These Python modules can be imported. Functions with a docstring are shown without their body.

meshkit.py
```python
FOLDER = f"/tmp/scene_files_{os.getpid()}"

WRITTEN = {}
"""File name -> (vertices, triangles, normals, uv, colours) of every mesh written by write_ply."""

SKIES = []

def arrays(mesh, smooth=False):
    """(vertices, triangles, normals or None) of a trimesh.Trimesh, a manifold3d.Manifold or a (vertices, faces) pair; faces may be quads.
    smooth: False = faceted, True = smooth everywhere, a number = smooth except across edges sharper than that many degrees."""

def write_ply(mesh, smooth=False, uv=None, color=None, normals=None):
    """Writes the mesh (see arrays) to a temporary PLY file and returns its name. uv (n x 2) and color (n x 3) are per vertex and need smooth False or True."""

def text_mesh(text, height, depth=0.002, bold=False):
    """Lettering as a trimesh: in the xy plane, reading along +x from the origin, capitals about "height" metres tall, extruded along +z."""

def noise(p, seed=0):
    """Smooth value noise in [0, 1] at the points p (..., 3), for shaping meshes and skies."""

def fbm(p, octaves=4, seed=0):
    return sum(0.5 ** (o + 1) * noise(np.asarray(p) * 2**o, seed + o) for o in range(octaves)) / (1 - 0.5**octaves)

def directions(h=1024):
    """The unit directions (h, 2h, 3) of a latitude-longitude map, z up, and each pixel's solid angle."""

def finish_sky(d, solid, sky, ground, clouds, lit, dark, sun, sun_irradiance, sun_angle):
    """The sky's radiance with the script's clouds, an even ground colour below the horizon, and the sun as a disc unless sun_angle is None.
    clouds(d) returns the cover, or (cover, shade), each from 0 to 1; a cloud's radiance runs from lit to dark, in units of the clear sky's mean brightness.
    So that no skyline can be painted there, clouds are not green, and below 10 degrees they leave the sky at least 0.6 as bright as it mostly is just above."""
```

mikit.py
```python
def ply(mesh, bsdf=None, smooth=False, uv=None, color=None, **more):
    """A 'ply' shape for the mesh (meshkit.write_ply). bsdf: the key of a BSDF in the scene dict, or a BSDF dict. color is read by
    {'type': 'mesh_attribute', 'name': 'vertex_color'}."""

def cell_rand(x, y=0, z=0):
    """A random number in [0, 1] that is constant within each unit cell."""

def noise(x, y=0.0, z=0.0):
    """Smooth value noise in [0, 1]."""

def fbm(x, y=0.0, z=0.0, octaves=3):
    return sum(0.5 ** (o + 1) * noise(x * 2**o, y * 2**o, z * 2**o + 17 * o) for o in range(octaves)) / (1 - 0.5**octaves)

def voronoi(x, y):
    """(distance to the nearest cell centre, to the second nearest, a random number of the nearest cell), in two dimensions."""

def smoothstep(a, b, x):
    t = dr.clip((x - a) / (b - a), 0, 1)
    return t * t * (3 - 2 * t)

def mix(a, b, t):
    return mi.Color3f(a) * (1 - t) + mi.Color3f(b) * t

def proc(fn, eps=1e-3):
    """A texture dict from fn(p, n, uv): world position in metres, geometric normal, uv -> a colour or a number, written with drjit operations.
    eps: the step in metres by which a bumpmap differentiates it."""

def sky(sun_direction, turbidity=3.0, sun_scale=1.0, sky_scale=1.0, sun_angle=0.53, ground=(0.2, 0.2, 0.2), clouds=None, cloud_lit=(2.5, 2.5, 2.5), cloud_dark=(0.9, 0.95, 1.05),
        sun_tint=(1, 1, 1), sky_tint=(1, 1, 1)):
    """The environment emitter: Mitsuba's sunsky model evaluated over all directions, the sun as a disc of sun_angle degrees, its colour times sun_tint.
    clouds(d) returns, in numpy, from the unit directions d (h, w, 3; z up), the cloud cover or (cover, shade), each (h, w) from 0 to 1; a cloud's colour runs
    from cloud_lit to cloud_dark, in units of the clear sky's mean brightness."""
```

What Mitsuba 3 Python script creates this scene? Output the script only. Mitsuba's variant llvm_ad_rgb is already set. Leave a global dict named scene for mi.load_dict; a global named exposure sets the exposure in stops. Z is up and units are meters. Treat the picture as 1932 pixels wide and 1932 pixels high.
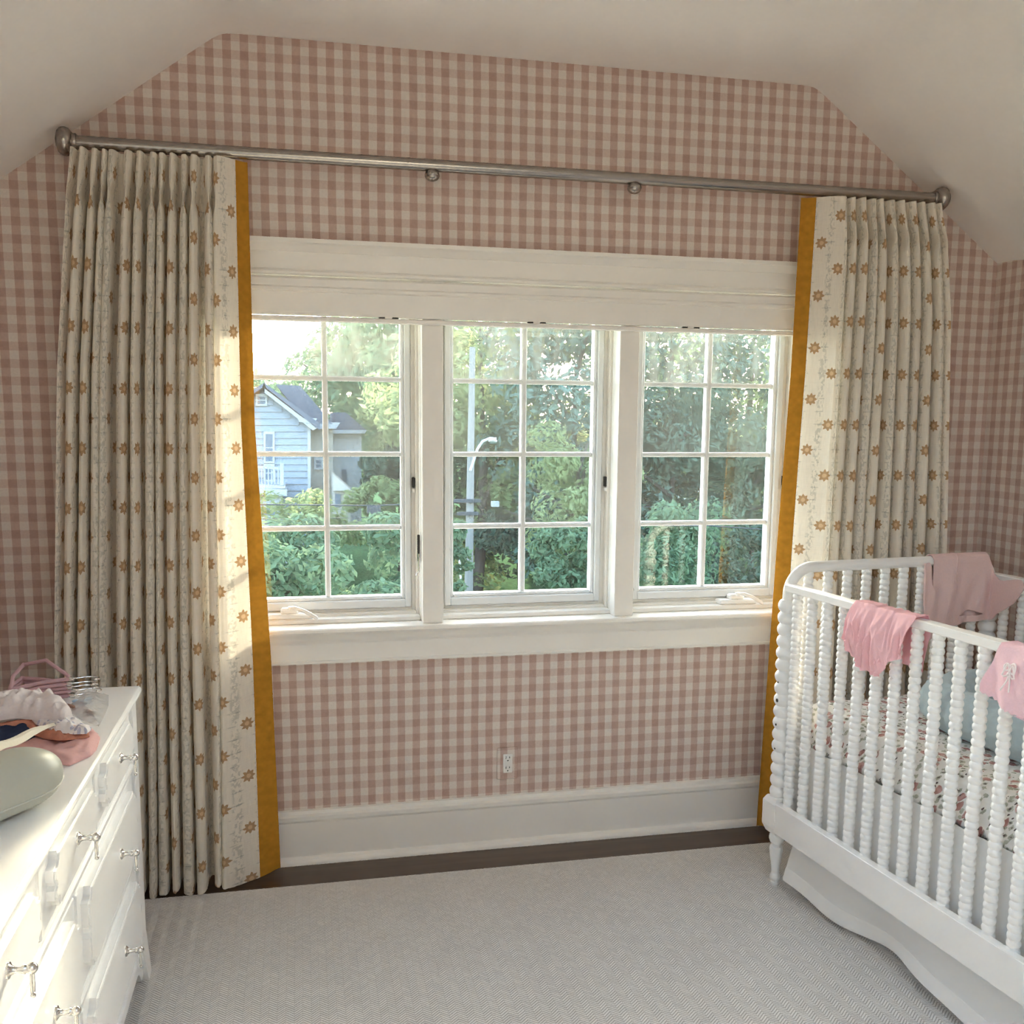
import math, random
import numpy as np, trimesh, manifold3d as m3d
import drjit as dr, mitsuba as mi, mikit, meshkit
from mikit import proc, noise, fbm, cell_rand, smoothstep, mix, voronoi
from shapely.geometry import Polygon, Point
T = mi.ScalarTransform4f
scene = {'type': 'scene'}
labels = {}
PI = math.pi

# ------------------------------------------------------------------ camera, sky, exposure
exposure = 2.14
YAW, PITCH, ROLL = math.radians(12.4), math.radians(-7.76), math.radians(0.5)
CAM = np.array([0, -3.25, 1.5146])
fwd = np.array([math.sin(YAW) * math.cos(PITCH), math.cos(YAW) * math.cos(PITCH), math.sin(PITCH)])
rgt = np.array([math.cos(YAW), -math.sin(YAW), 0]); upv = np.cross(rgt, fwd)
upv = -math.sin(ROLL) * rgt + math.cos(ROLL) * upv
scene['camera'] = {'type': 'perspective', 'fov': 2 * math.degrees(math.atan(966 / 1819.1)), 'fov_axis': 'x', 'near_clip': 0.05, 'far_clip': 500.0,
                   'principal_point_offset_x': 0.0, 'principal_point_offset_y': -(1045.1 - 966) / 1932,
                   'to_world': T().look_at(origin=CAM.tolist(), target=(CAM + fwd).tolist(), up=upv.tolist())}
SUN_AZ, SUN_EL = math.radians(12), math.radians(24)
SUN = (math.sin(SUN_AZ) * math.cos(SUN_EL), math.cos(SUN_AZ) * math.cos(SUN_EL), math.sin(SUN_EL))
SKY = 14.0
scene['sky'] = mikit.sky(SUN, turbidity=5.0, sun_scale=0.25 * SKY, sky_scale=SKY, sun_angle=2.0, ground=(0.10, 0.11, 0.07), sun_tint=(0.75, 0.88, 1.0), sky_tint=(0.985, 1.0, 0.985))

# ------------------------------------------------------------------ materials
def bsdf(key, d):
    scene[key] = d
    return key
def rgb(*c): return {'type': 'rgb', 'value': [float(v) for v in c]}
def paint(key, col, rough=0.45, spec=0.4): return bsdf(key, {'type': 'twosided', 'b': {'type': 'principled', 'base_color': col if isinstance(col, dict) else rgb(*col), 'roughness': rough, 'specular': spec}})
def matte(key, col): return bsdf(key, {'type': 'twosided', 'b': {'type': 'diffuse', 'reflectance': col if isinstance(col, dict) else rgb(*col)}})
def cloth(key, col, trans=0.25, rough=0.9):
    return bsdf(key, {'type': 'principledthin', 'base_color': col if isinstance(col, dict) else rgb(*col), 'roughness': rough, 'diff_trans': trans, 'eta': 1.2, 'spec_trans': 0.0})

def gingham(along):
    def fn(p, n, uv):
        a = p.x if along == 'x' else p.y
        a = a + 0.0022 * (noise(p.z * 9, a * 3, 3.1) - 0.5)
        z = p.z + 0.0022 * (noise(a * 9, p.z * 3, 7.7) - 0.5)
        ua, uz = a / 0.052, (z - 0.2767) / 0.0525
        fa, fz = ua - dr.floor(ua), uz - dr.floor(uz)
        e = 0.025
        sv = smoothstep(0.0, e, fa) * (1 - smoothstep(0.49, 0.49 + e, fa))
        sh = smoothstep(0.5 - e, 0.5, fz) * (1 - smoothstep(1 - e, 1.0, fz))
        wash = 0.82 + 0.36 * fbm(a * 38, p.z * 38, 1.5)
        big = 0.9 + 0.2 * noise(dr.floor(ua) * 3.7, dr.floor(uz) * 5.3, 0.5)
        ink = (0.54 * sv + 0.30 * sh) * wash * big
        c = mi.Color3f(0.72, 0.65, 0.60)
        k = mi.Color3f(0.48, 0.80, 0.88)
        return c * dr.exp(-k * ink) * (0.96 + 0.08 * noise(a * 260, p.z * 260, 0.2))
    return proc(fn)
matte('m_gingham_x', gingham('x')); matte('m_gingham_y', gingham('y'))
paint('m_ceiling', proc(lambda p, n, uv: mi.Color3f(0.80, 0.765, 0.735) * (0.985 + 0.03 * fbm(p.x * 60, p.y * 60, p.z * 60))), 0.8, 0.15)
paint('m_trim', (0.80, 0.77, 0.72), 0.35, 0.45)
paint('m_white', (0.80, 0.80, 0.79), 0.3, 0.5)
paint('m_crib', (0.83, 0.82, 0.80), 0.20, 0.5)
paint('m_dresser', (0.80, 0.80, 0.79), 0.22, 0.5)
paint('m_sash', (0.74, 0.75, 0.75), 0.4, 0.4)
bsdf('m_glass', {'type': 'thindielectric', 'int_ior': 1.5})
def dust_fn(p, n, uv):     # dried rain and dust on the outside of the panes
    d = 0.5 * fbm(p.x * 7, p.z * 3, 0.5) + 0.5 * fbm(p.x * 30, p.z * 9, 4.0)
    return 0.022 + 0.035 * smoothstep(0.35, 0.70, d)
bsdf('m_glass_film', {'type': 'blendbsdf', 'weight': proc(lambda p, n, uv: 0.010 + 0.016 * fbm(p.x * 9, p.z * 4, 2.0)), 'a': {'type': 'thindielectric', 'int_ior': 1.5}, 'b': {'type': 'principledthin', 'base_color': rgb(0.9, 0.9, 0.9), 'roughness': 1.0, 'diff_trans': 1.9, 'spec_trans': 0.0, 'eta': 1.01}})
bsdf('m_glass_thin_film', {'type': 'blendbsdf', 'weight': proc(lambda p, n, uv: 0.004 + 0.009 * fbm(p.x * 9, p.z * 4, 6.0)), 'a': {'type': 'thindielectric', 'int_ior': 1.5}, 'b': {'type': 'principledthin', 'base_color': rgb(0.9, 0.9, 0.9), 'roughness': 1.0, 'diff_trans': 1.9, 'spec_trans': 0.0, 'eta': 1.01}})
bsdf('m_dusty_glass', {'type': 'blendbsdf', 'weight': proc(dust_fn), 'a': {'type': 'thindielectric', 'int_ior': 1.5}, 'b': {'type': 'principledthin', 'base_color': rgb(0.9, 0.9, 0.9), 'roughness': 1.0, 'diff_trans': 1.9, 'spec_trans': 0.0, 'eta': 1.01}})
bsdf('m_nickel', {'type': 'roughconductor', 'material': 'none', 'specular_reflectance': rgb(0.40, 0.365, 0.335), 'alpha': 0.05})
bsdf('m_chrome', {'type': 'roughconductor', 'material': 'none', 'specular_reflectance': rgb(0.80, 0.78, 0.75), 'alpha': 0.06})
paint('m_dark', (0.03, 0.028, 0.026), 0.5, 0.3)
paint('m_plastic', (0.82, 0.80, 0.77), 0.35, 0.5)
def wood_fn(p, n, uv):
    g = fbm(p.x * 3 + 4 * fbm(p.x * 1.5, p.y * 12, 0.3), p.y * 70, 0.7, octaves=4)
    return mix((0.050, 0.030, 0.019), (0.105, 0.066, 0.042), g)
bsdf('m_wood', {'type': 'twosided', 'b': {'type': 'principled', 'base_color': proc(wood_fn), 'roughness': 0.3, 'specular': 0.5}})
# herringbone wool rug
def herr(p):
    w = 0.0215
    c = p.x / w; k = dr.floor(c); f = c - k
    sgn = dr.select(k - 2 * dr.floor(k / 2) > 0.5, 1.0, -1.0)
    wob = 0.0015 * (noise(p.x * 60, p.y * 60, 2.0) - 0.5)
    t = (p.y + wob + sgn * (f - 0.5) * w * 0.9) / 0.0095
    ft = t - dr.floor(t)
    rib = 1 - dr.abs(2 * ft - 1)
    edge = 1.0 - 0.35 * (1 - smoothstep(0.0, 0.06, f)) - 0.35 * smoothstep(0.94, 1.0, f)
    return smoothstep(0.12, 0.62, rib) * edge, dr.floor(t), k
def rug_col(p, n, uv):
    h, t, k = herr(p)
    tone = 0.92 + 0.10 * cell_rand(t, k, 5) + 0.06 * (fbm(p.x * 6, p.y * 6, 3.0) - 0.5)
    return mix((0.56, 0.54, 0.51), (0.90, 0.88, 0.85), h) * tone
bsdf('m_rug', {'type': 'twosided', 'b': {'type': 'bumpmap', 'arbitrary': proc(lambda p, n, uv: herr(p)[0] + 0.3 * noise(p.x * 700, p.y * 700, 0.0), eps=4e-4), 'scale': 0.003, 'b': {'type': 'diffuse', 'reflectance': proc(rug_col)}}})
paint('m_rug_edge', (0.66, 0.62, 0.57), 0.9, 0.1)

# printed curtain linen: uv in metres of cloth (u across from the leading edge, v = height)
def curtain_fn(p, n, uv):
    u, v = uv.x, uv.y
    base = mi.Color3f(0.84, 0.79, 0.705) * (0.95 + 0.10 * fbm(u * 300, v * 40, 1.0)) * (0.97 + 0.06 * noise(u * 60, v * 900, 2.0))
    def star(u0, v0):
        cu, cv = (u - u0) / 0.13, (v - v0) / 0.176
        x, y = (cu - dr.floor(cu + 0.5)) * 0.13, (cv - dr.floor(cv + 0.5)) * 0.176
        x = x + 0.002 * (noise(u * 150, v * 150, 4.0) - 0.5); y = y + 0.002 * (noise(u * 150, v * 150, 9.0) - 0.5)
        r, a = dr.sqrt(x * x + y * y), dr.atan2(y, x)
        tri = dr.abs((a / (PI / 4)) - dr.floor(a / (PI / 4)) - 0.5) * 2
        rs = 0.0135 + 0.0085 * tri
        out = 1 - smoothstep(rs - 0.0008, rs + 0.0008, r)
        inn = 1 - smoothstep(0.0068, 0.0088, r + 0.0012 * tri)
        return out, inn
    o1, i1 = star(0.026, 0.02); o2, i2 = star(0.091, 0.108)
    o, i = dr.maximum(o1, o2), dr.maximum(i1, i2)
    cv = (u - 0.0585) / 0.065; x = (cv - dr.floor(cv + 0.5)) * 0.065
    band = 1 - smoothstep(0.006, 0.014, dr.abs(x) + 0.008 * (noise(u * 50, v * 30, 2.2) - 0.5))
    mot = smoothstep(0.42, 0.62, fbm(u * 210, v * 130, 6.0))
    seg = v / 0.044; fs = seg - dr.floor(seg)
    tick = (1 - smoothstep(0.02, 0.06, dr.abs(fs - 0.5))) * (1 - smoothstep(0.012, 0.02, dr.abs(x))) * smoothstep(0.35, 0.5, noise(u * 120, v * 60, 1.1))
    g = dr.minimum(1.0, 0.42 * band * mot + 0.40 * tick)
    c = mix(base, (0.36, 0.36, 0.32), g)
    c = mix(c, (0.42, 0.25, 0.115), o * 0.90)
    return mix(c, (0.64, 0.47, 0.30), i * o)
cloth('m_curtain', proc(curtain_fn), trans=0.55)
cloth('m_band', proc(lambda p, n, uv: mi.Color3f(0.43, 0.205, 0.030) * (0.85 + 0.3 * fbm(p.x * 60, p.y * 60, p.z * 60))), trans=0.12)

# ------------------------------------------------------------------ mesh and scene helpers
def obj(key, mesh, mat, smooth=False, tw=None, uv=None):
    base, n = key, 0
    while key in scene:
        n += 1; key = f'{base}_{n:03d}'
    d = mesh if isinstance(mesh, dict) else mikit.ply(mesh, mat, smooth=smooth, uv=uv)
    d = dict(d)
    if isinstance(mesh, dict) and mat: d['bsdf'] = {'type': 'ref', 'id': mat}
    if tw is not None: d['to_world'] = tw
    scene[key] = d
    return key
def lab(key, label, cat=None, group=None, kind=None):
    e = {'label': label}
    if cat: e['category'] = cat
    if group: e['group'] = group
    if kind: e['kind'] = kind
    labels[key] = e
    return key
def structure(key, label=None):
    labels[key] = {'kind': 'structure'}
    if label: labels[key]['label'] = label
def join(*ms):
    ms = [m for m in (ms[0] if len(ms) == 1 and isinstance(ms[0], list) else ms)]
    return trimesh.util.concatenate(ms)
def box(x0, x1, y0, y1, z0, z1, c=0.0):
    if c <= 0:
        m = trimesh.creation.box(extents=(x1 - x0, y1 - y0, z1 - z0)); m.apply_translation(((x0 + x1) / 2, (y0 + y1) / 2, (z0 + z1) / 2)); return m
    P = []
    for sx in (0, 1):
        for sy in (0, 1):
            for sz in (0, 1):
                q = np.array([(x0, x1)[sx], (y0, y1)[sy], (z0, z1)[sz]], float); s = np.array([1 - 2 * sx, 1 - 2 * sy, 1 - 2 * sz]) * c
                for a in range(3):
                    d = s.copy(); d[a] = 0; P.append(q + d)
    return trimesh.convex.convex_hull(np.array(P))
def tri(man):
    m = man.to_mesh(); return trimesh.Trimesh(m.vert_properties[:, :3], m.tri_verts, process=False)
def lathe(prof, seg=24, axis='z'):
    """prof: list of (r, z)."""
    m = trimesh.creation.revolve(np.array(prof, float), sections=seg)
    if axis == 'x': m.apply_transform(trimesh.transformations.rotation_matrix(PI / 2, [0, 1, 0]))
    if axis == 'y': m.apply_transform(trimesh.transformations.rotation_matrix(-PI / 2, [1, 0, 0]))
    return m
def tube(pts, r, seg=10, caps=True):
    p = np.asarray(pts, float); n = len(p); r = np.broadcast_to(r, (n,))
    t = np.gradient(p, axis=0); t /= np.linalg.norm(t, axis=1, keepdims=True) + 1e-12
    ref = np.array([0, 0, 1.0]) if abs(t[0][2]) < 0.9 else np.array([1.0, 0, 0])
    a = np.cross(t[0], ref); a /= np.linalg.norm(a); V = []
    for i in range(n):
        a = a - t[i] * (a @ t[i]); a /= np.linalg.norm(a); b = np.cross(t[i], a)
        th = np.arange(seg) * 2 * PI / seg
        V.append(p[i] + r[i] * (np.cos(th)[:, None] * a + np.sin(th)[:, None] * b))
    V = np.vstack(V); F = []
    for i in range(n - 1):
        for j in range(seg):
            k = (j + 1) % seg; A, B, Cc, Dd = i * seg + j, i * seg + k, (i + 1) * seg + k, (i + 1) * seg + j
            F += [[A, B, Cc], [A, Cc, Dd]]
    if caps:
        V = np.vstack([V, p[0], p[-1]])
        for j in range(seg):
            k = (j + 1) % seg; F += [[n * seg, k, j], [n * seg + 1, (n - 1) * seg + j, (n - 1) * seg + k]]
    m = trimesh.Trimesh(V, F, process=False); m.fix_normals(); return m
def extrude_x(prof, x0, x1):
    """profile of (y, z) points swept from x0 to x1."""
    m = trimesh.creation.extrude_polygon(Polygon(prof), x1 - x0, engine='earcut')
    R = np.array([[0, 0, 1, x0], [1, 0, 0, 0], [0, 1, 0, 0], [0, 0, 0, 1.0]])
    m.apply_transform(R); return m
def grid_mesh(P):
    """P: (m, n, 3) points -> (verts, faces)."""
    m, n = P.shape[:2]; i, j = np.meshgrid(np.arange(m - 1), np.arange(n - 1), indexing='ij')
    a = (i * n + j).ravel()
    F = np.stack([a, a + 1, a + n + 1, a + n], -1)
    F = np.vstack([F[:, [0, 1, 2]], F[:, [0, 2, 3]]])
    return trimesh.Trimesh(P.reshape(-1, 3), F, process=False)
def bar(x0, x1, y0, y1, z0, z1): return box(x0, x1, y0, y1, z0, z1, 0.0025)
rng = np.random.default_rng(7)

# ------------------------------------------------------------------ room shell
XL, XR, YB = -0.99, 2.566, -4.7
SIDE = (-4.45, -2.85, 0.85, 2.05)          # added window, unseen, in the left wall behind the camera: y0, y1, z0, z1
ROOF = (0.20, 1.40, -4.1, -2.75)             # added roof light, unseen, in the flat ceiling behind the camera: x0, x1, y0, y1
ZS, ZC = 2.119, 2.688                     # eaves height, flat ceiling height
CL, CR = -0.21, 1.784
def extr_y(poly, y0, y1):
    m = trimesh.creation.extrude_polygon(poly, y1 - y0, engine='earcut')
    R = np.array([[1, 0, 0, 0], [0, 0, -1, y1], [0, 1, 0, 0], [0, 0, 0, 1.0]]); m.apply_transform(R); return m
from shapely.geometry import box as sbox
WX0, WX1, WZ0, WZ1 = -0.26, 1.8255, 0.80, 1.96
gable = Polygon([(XL - 0.2, -0.2), (XR + 0.2, -0.2), (XR + 0.2, ZS - 0.15), (CR + 0.05, ZC + 0.2), (CL - 0.05, ZC + 0.2), (XL - 0.2, ZS - 0.15)])
OUTX, OUTZ = 0.704, 0.305
hole2 = sbox(OUTX - 0.017, OUTZ - 0.034, OUTX + 0.017, OUTZ + 0.034)
obj('wall_back', extr_y(gable.difference(sbox(WX0, WZ0, WX1, WZ1)), 0.0, 0.24), 'm_gingham_x'); structure('wall_back', 'pink gingham papered gable wall around the window')
obj('wall_right', box(XR, XR + 0.15, YB, 0.1, -0.1, ZS + 0.05), 'm_gingham_y'); structure('wall_right')
obj('wall_left', join(box(XL - 0.15, XL, YB, SIDE[0], -0.1, ZS + 0.05), box(XL - 0.15, XL, SIDE[1], 0.1, -0.1, ZS + 0.05), box(XL - 0.15, XL, SIDE[0], SIDE[1], -0.1, SIDE[2]), box(XL - 0.15, XL, SIDE[0], SIDE[1], SIDE[3], ZS + 0.05)), 'm_gingham_y'); structure('wall_left')
obj('wall_rear', extr_y(gable, YB - 0.2, YB), 'm_ceiling'); structure('wall_rear')
obj('floor', box(XL - 0.1, XR + 0.1, YB - 0.1, 0.1, -0.12, 0.0), 'm_wood'); structure('floor', 'dark stained wood floor showing beside the rug')
# ceiling: flat middle and two slopes, with soft rounded creases and a slightly proud plaster joint along the wall
prof = []
sl = math.atan2(ZC - ZS, XR - CR)
def ceil_z(x):
    c = 0.5 * (CL + CR); h = 0.5 * (CR - CL); d = abs(x - c) - h
    k = 0.02
    return ZC - math.tan(sl) * 0.5 * (d + math.sqrt(d * d + k * k))
xs = np.concatenate([np.linspace(XL - 0.16, CL - 0.12, 24), np.linspace(CL - 0.1, CL + 0.1, 16), np.linspace(CL + 0.14, CR - 0.14, 40), np.linspace(CR - 0.1, CR + 0.1, 16), np.linspace(CR + 0.12, XR + 0.16, 24)])
ys = np.concatenate([[0.05, 0.0], -np.linspace(0.01, 0.6, 50), -np.linspace(0.7, -YB + 0.1, 20)])
P = np.zeros((len(ys), len(xs), 3))
for i, y in enumerate(ys):
    for j, x in enumerate(xs):
        w = 0.009 * math.exp(-((y + 0.17) / 0.06) ** 2) - 0.010 * math.exp(-((y - 0.0) / 0.05) ** 2) * 0
        P[i, j] = (x, y, ceil_z(x) - w)
top = P.copy(); top[..., 2] += 0.12
m_low = grid_mesh(P); m_low.invert(); m_top = grid_mesh(top)
for m in (m_low, m_top):
    c = m.triangles_center; m.update_faces(~((c[:, 0] > ROOF[0]) & (c[:, 0] < ROOF[1]) & (c[:, 1] > ROOF[2]) & (c[:, 1] < ROOF[3])))
obj('ceiling', join(m_low, m_top), 'm_ceiling', smooth=40); structure('ceiling', 'white plaster ceiling sloping down on both sides')

# baseboards
def baseboard(key, mat, tw=None, L=4.0, x0=-2.0):
    pr = [(0, 0), (-0.034, 0), (-0.033, 0.010), (-0.028, 0.019), (-0.019, 0.024), (-0.0165, 0.026), (-0.0165, 0.146), (-0.019, 0.150), (-0.0215, 0.155), (-0.0215, 0.168), (-0.017, 0.172), (-0.012, 0.174), (-0.010, 0.186), (0, 0.188)]
    obj(key, extrude_x(pr, x0, x0 + L), mat, smooth=25, tw=tw); structure(key, 'tall off-white baseboard with a moulded cap')
baseboard('baseboard_back', 'm_trim', None, XR - XL, XL)
baseboard('baseboard_right', 'm_trim', T().translate([XR, 0, 0]).rotate([0, 0, 1], -90), 5.1, 0.04)
labels['baseboard_right'].pop('label')

# ------------------------------------------------------------------ window trim, three casements
ZT = 0.83
cap = [(0.0, 2.083), (-0.045, 2.083), (-0.045, 2.070), (-0.040, 2.066), (-0.036, 2.058), (-0.030, 2.050), (-0.026, 2.045), (-0.021, 2.044), (-0.021, 1.991), (-0.026, 1.989), (-0.029, 1.983), (-0.029, 1.976), (-0.026, 1.972), (0.0, 1.972)]
obj('trim_1', extrude_x(cap, -0.345, 1.91), 'm_trim', smooth=25); structure('trim_1', 'white crown-moulded window header')
sill = [(0.115, ZT), (-0.050, ZT), (-0.056, ZT - 0.004), (-0.058, ZT - 0.012), (-0.054, ZT - 0.020), (-0.034, ZT - 0.022), (-0.032, ZT - 0.040), (-0.026, ZT - 0.050), (-0.0225, ZT - 0.060), (-0.0225, ZT - 0.114), (-0.026, ZT - 0.117), (-0.026, ZT - 0.124), (0.0, ZT - 0.124), (0.0, ZT - 0.028), (0.115, ZT - 0.028)]
obj('trim_2', extrude_x(sill, -0.345, 1.91), 'm_trim', smooth=25); structure('trim_2', 'white window sill with a moulded apron')
WC = [0.087, 0.7785, 1.478]; PITCHW = 0.6955
# side and mullion casings
def casing(key, x0, x1, edges):
    ms = [box(x0, x1, -0.020, 0.03, ZT, 1.975, 0.002)]
    for a in edges: ms.append(box(a - 0.006, a + 0.006, -0.0235, -0.005, ZT, 1.975, 0.003))
    obj(key, join(ms), 'm_trim'); structure(key, 'flat white casing between window sashes')
m1, m2 = 0.4355, 1.121
casing('trim_3', m1 - 0.035, m1 + 0.035, []); casing('trim_4', m2 - 0.035, m2 + 0.035, [])
casing('trim_5', -0.345, -0.245, [-0.339]); casing('trim_6', 1.805, 1.905, [1.899])
labels['trim_5']['label'] = labels['trim_6']['label'] = 'white side casing of the window'
# jamb lining
obj('trim_7', join(box(WX0, WX1, 0.0, 0.24, 1.945, 1.975), box(WX0, WX0 + 0.02, 0.03, 0.24, ZT - 0.03, 1.975), box(WX1 - 0.02, WX1, 0.03, 0.24, ZT - 0.03, 1.975), box(WX0, WX1, 0.10, 0.30, 0.78, 0.835)), 'm_trim'); structure('trim_7', 'white window jamb lining')
def ring(cx, h0, z0, z1, w, wb, wt, y0, y1, c=0.003):
    return [box(cx - h0, cx - h0 + w, y0, y1, z0, z1, c), box(cx + h0 - w, cx + h0, y0, y1, z0, z1, c), box(cx - h0 + w, cx + h0 - w, y0, y1, z0, z0 + wb, c), box(cx - h0 + w, cx + h0 - w, y0, y1, z1 - wt, z1, c)]
GH = 0.254; GZ0, GZ1 = 0.907, 1.904; MZ = [1.147, 1.402, 1.657]
pane_q = trimesh.Trimesh([[-.5, 0, -.5], [.5, 0, -.5], [.5, 0, .5], [-.5, 0, .5]], [[0, 1, 2], [0, 2, 3]], process=False)
clear_ply = mikit.ply(pane_q, 'm_glass'); pane_ply = mikit.ply(pane_q, 'm_glass_film'); thin_ply = mikit.ply(pane_q, 'm_glass_thin_film'); dusty_ply = mikit.ply(pane_q, 'm_dusty_glass')
for k, cx in enumerate(WC):
    W = f'window_{k + 1}'
    labels[W] = {'kind': 'structure', 'label': ['left casement window with eight panes', 'middle casement window with eight panes', 'right casement window with eight panes'][k]}
    hw = PITCHW / 2
    ms = ring(cx, hw, ZT, 1.96, 0.036, 0.016, 0.02, 0.03, 0.075) + ring(cx, hw, ZT, 1.96, 0.046, 0.026, 0.03, 0.075, 0.105) + ring(cx, hw, ZT, 1.96, 0.060, 0.036, 0.04, 0.105, 0.18)
    obj(W + '__frame', join(ms), 'm_trim')
    obj(W + '__sash', join(ring(cx, GH + 0.032, GZ0 - 0.040, GZ1 + 0.04, 0.020, 0.028, 0.03, 0.092, 0.148) + ring(cx, GH + 0.013, GZ0 - 0.013, GZ1 + 0.012, 0.013, 0.013, 0.012, 0.104, 0.150, 0.004)), 'm_sash')
    mv = [box(cx - 0.0095, cx + 0.0095, 0.112, 0.148, GZ0, GZ1, 0.004)]
    obj(W + '__muntin', mv[0], 'm_sash')
    for z in MZ: obj(W + '__muntin', box(cx - GH, cx + GH, 0.113, 0.147, z - 0.0085, z + 0.0085, 0.004), 'm_sash')
    zs = [GZ0] + MZ + [GZ1]
    for r in range(4):
        for s in (-1, 1):
            x0, x1 = (cx - GH, cx) if s < 0 else (cx, cx + GH)
            obj(W + '__pane', (clear_ply, thin_ply, pane_ply, dusty_ply)[r], None, tw=T().translate([(x0 + x1) / 2, 0.130, (zs[r] + zs[r + 1]) / 2]).scale([x1 - x0, 1, zs[r + 1] - zs[r]]))
# added, unseen left-wall window and roof light that brighten crib, rug and dresser
W = 'window_4'; labels[W] = {'kind': 'structure'}
a, b, c, d = SIDE
obj(W + '__frame', join([box(XL - 0.15, XL + 0.01, a, a + 0.05, c, d), box(XL - 0.15, XL + 0.01, b - 0.05, b, c, d), box(XL - 0.15, XL + 0.01, a, b, c, c + 0.05), box(XL - 0.15, XL + 0.01, a, b, d - 0.05, d), box(XL - 0.12, XL - 0.05, (a + b) / 2 - 0.02, (a + b) / 2 + 0.02, c, d)]), 'm_trim')
for s_ in (0, 1):
    y0, y1 = (a, (a + b) / 2) if s_ == 0 else ((a + b) / 2, b)
    obj(W + '__pane', clear_ply, None, tw=T().translate([XL - 0.08, (y0 + y1) / 2, (c + d) / 2]).rotate([0, 0, 1], 90).scale([y1 - y0, 1, d - c]))
W = 'window_5'; labels[W] = {'kind': 'structure'}
a, b, c, d = ROOF
obj(W + '__frame', join([box(a - 0.12, a, c - 0.12, d + 0.12, ZC - 0.012, ZC + 0.16), box(b, b + 0.12, c - 0.12, d + 0.12, ZC - 0.012, ZC + 0.16), box(a, b, c - 0.12, c, ZC - 0.012, ZC + 0.16), box(a, b, d, d + 0.12, ZC - 0.012, ZC + 0.16)]), 'm_trim')
obj(W + '__pane', clear_ply, None, tw=T().translate([(a + b) / 2, (c + d) / 2, ZC + 0.13]).rotate([1, 0, 0], 90).scale([b - a, 1, d - c]))

# ------------------------------------------------------------------ rug
obj('area_rug', box(-0.95, 2.47, -4.5, -0.197, 0.001, 0.011, 0.002), 'm_rug')
lab('area_rug', 'large pale wool rug woven in a herringbone pattern', 'rug')

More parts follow.
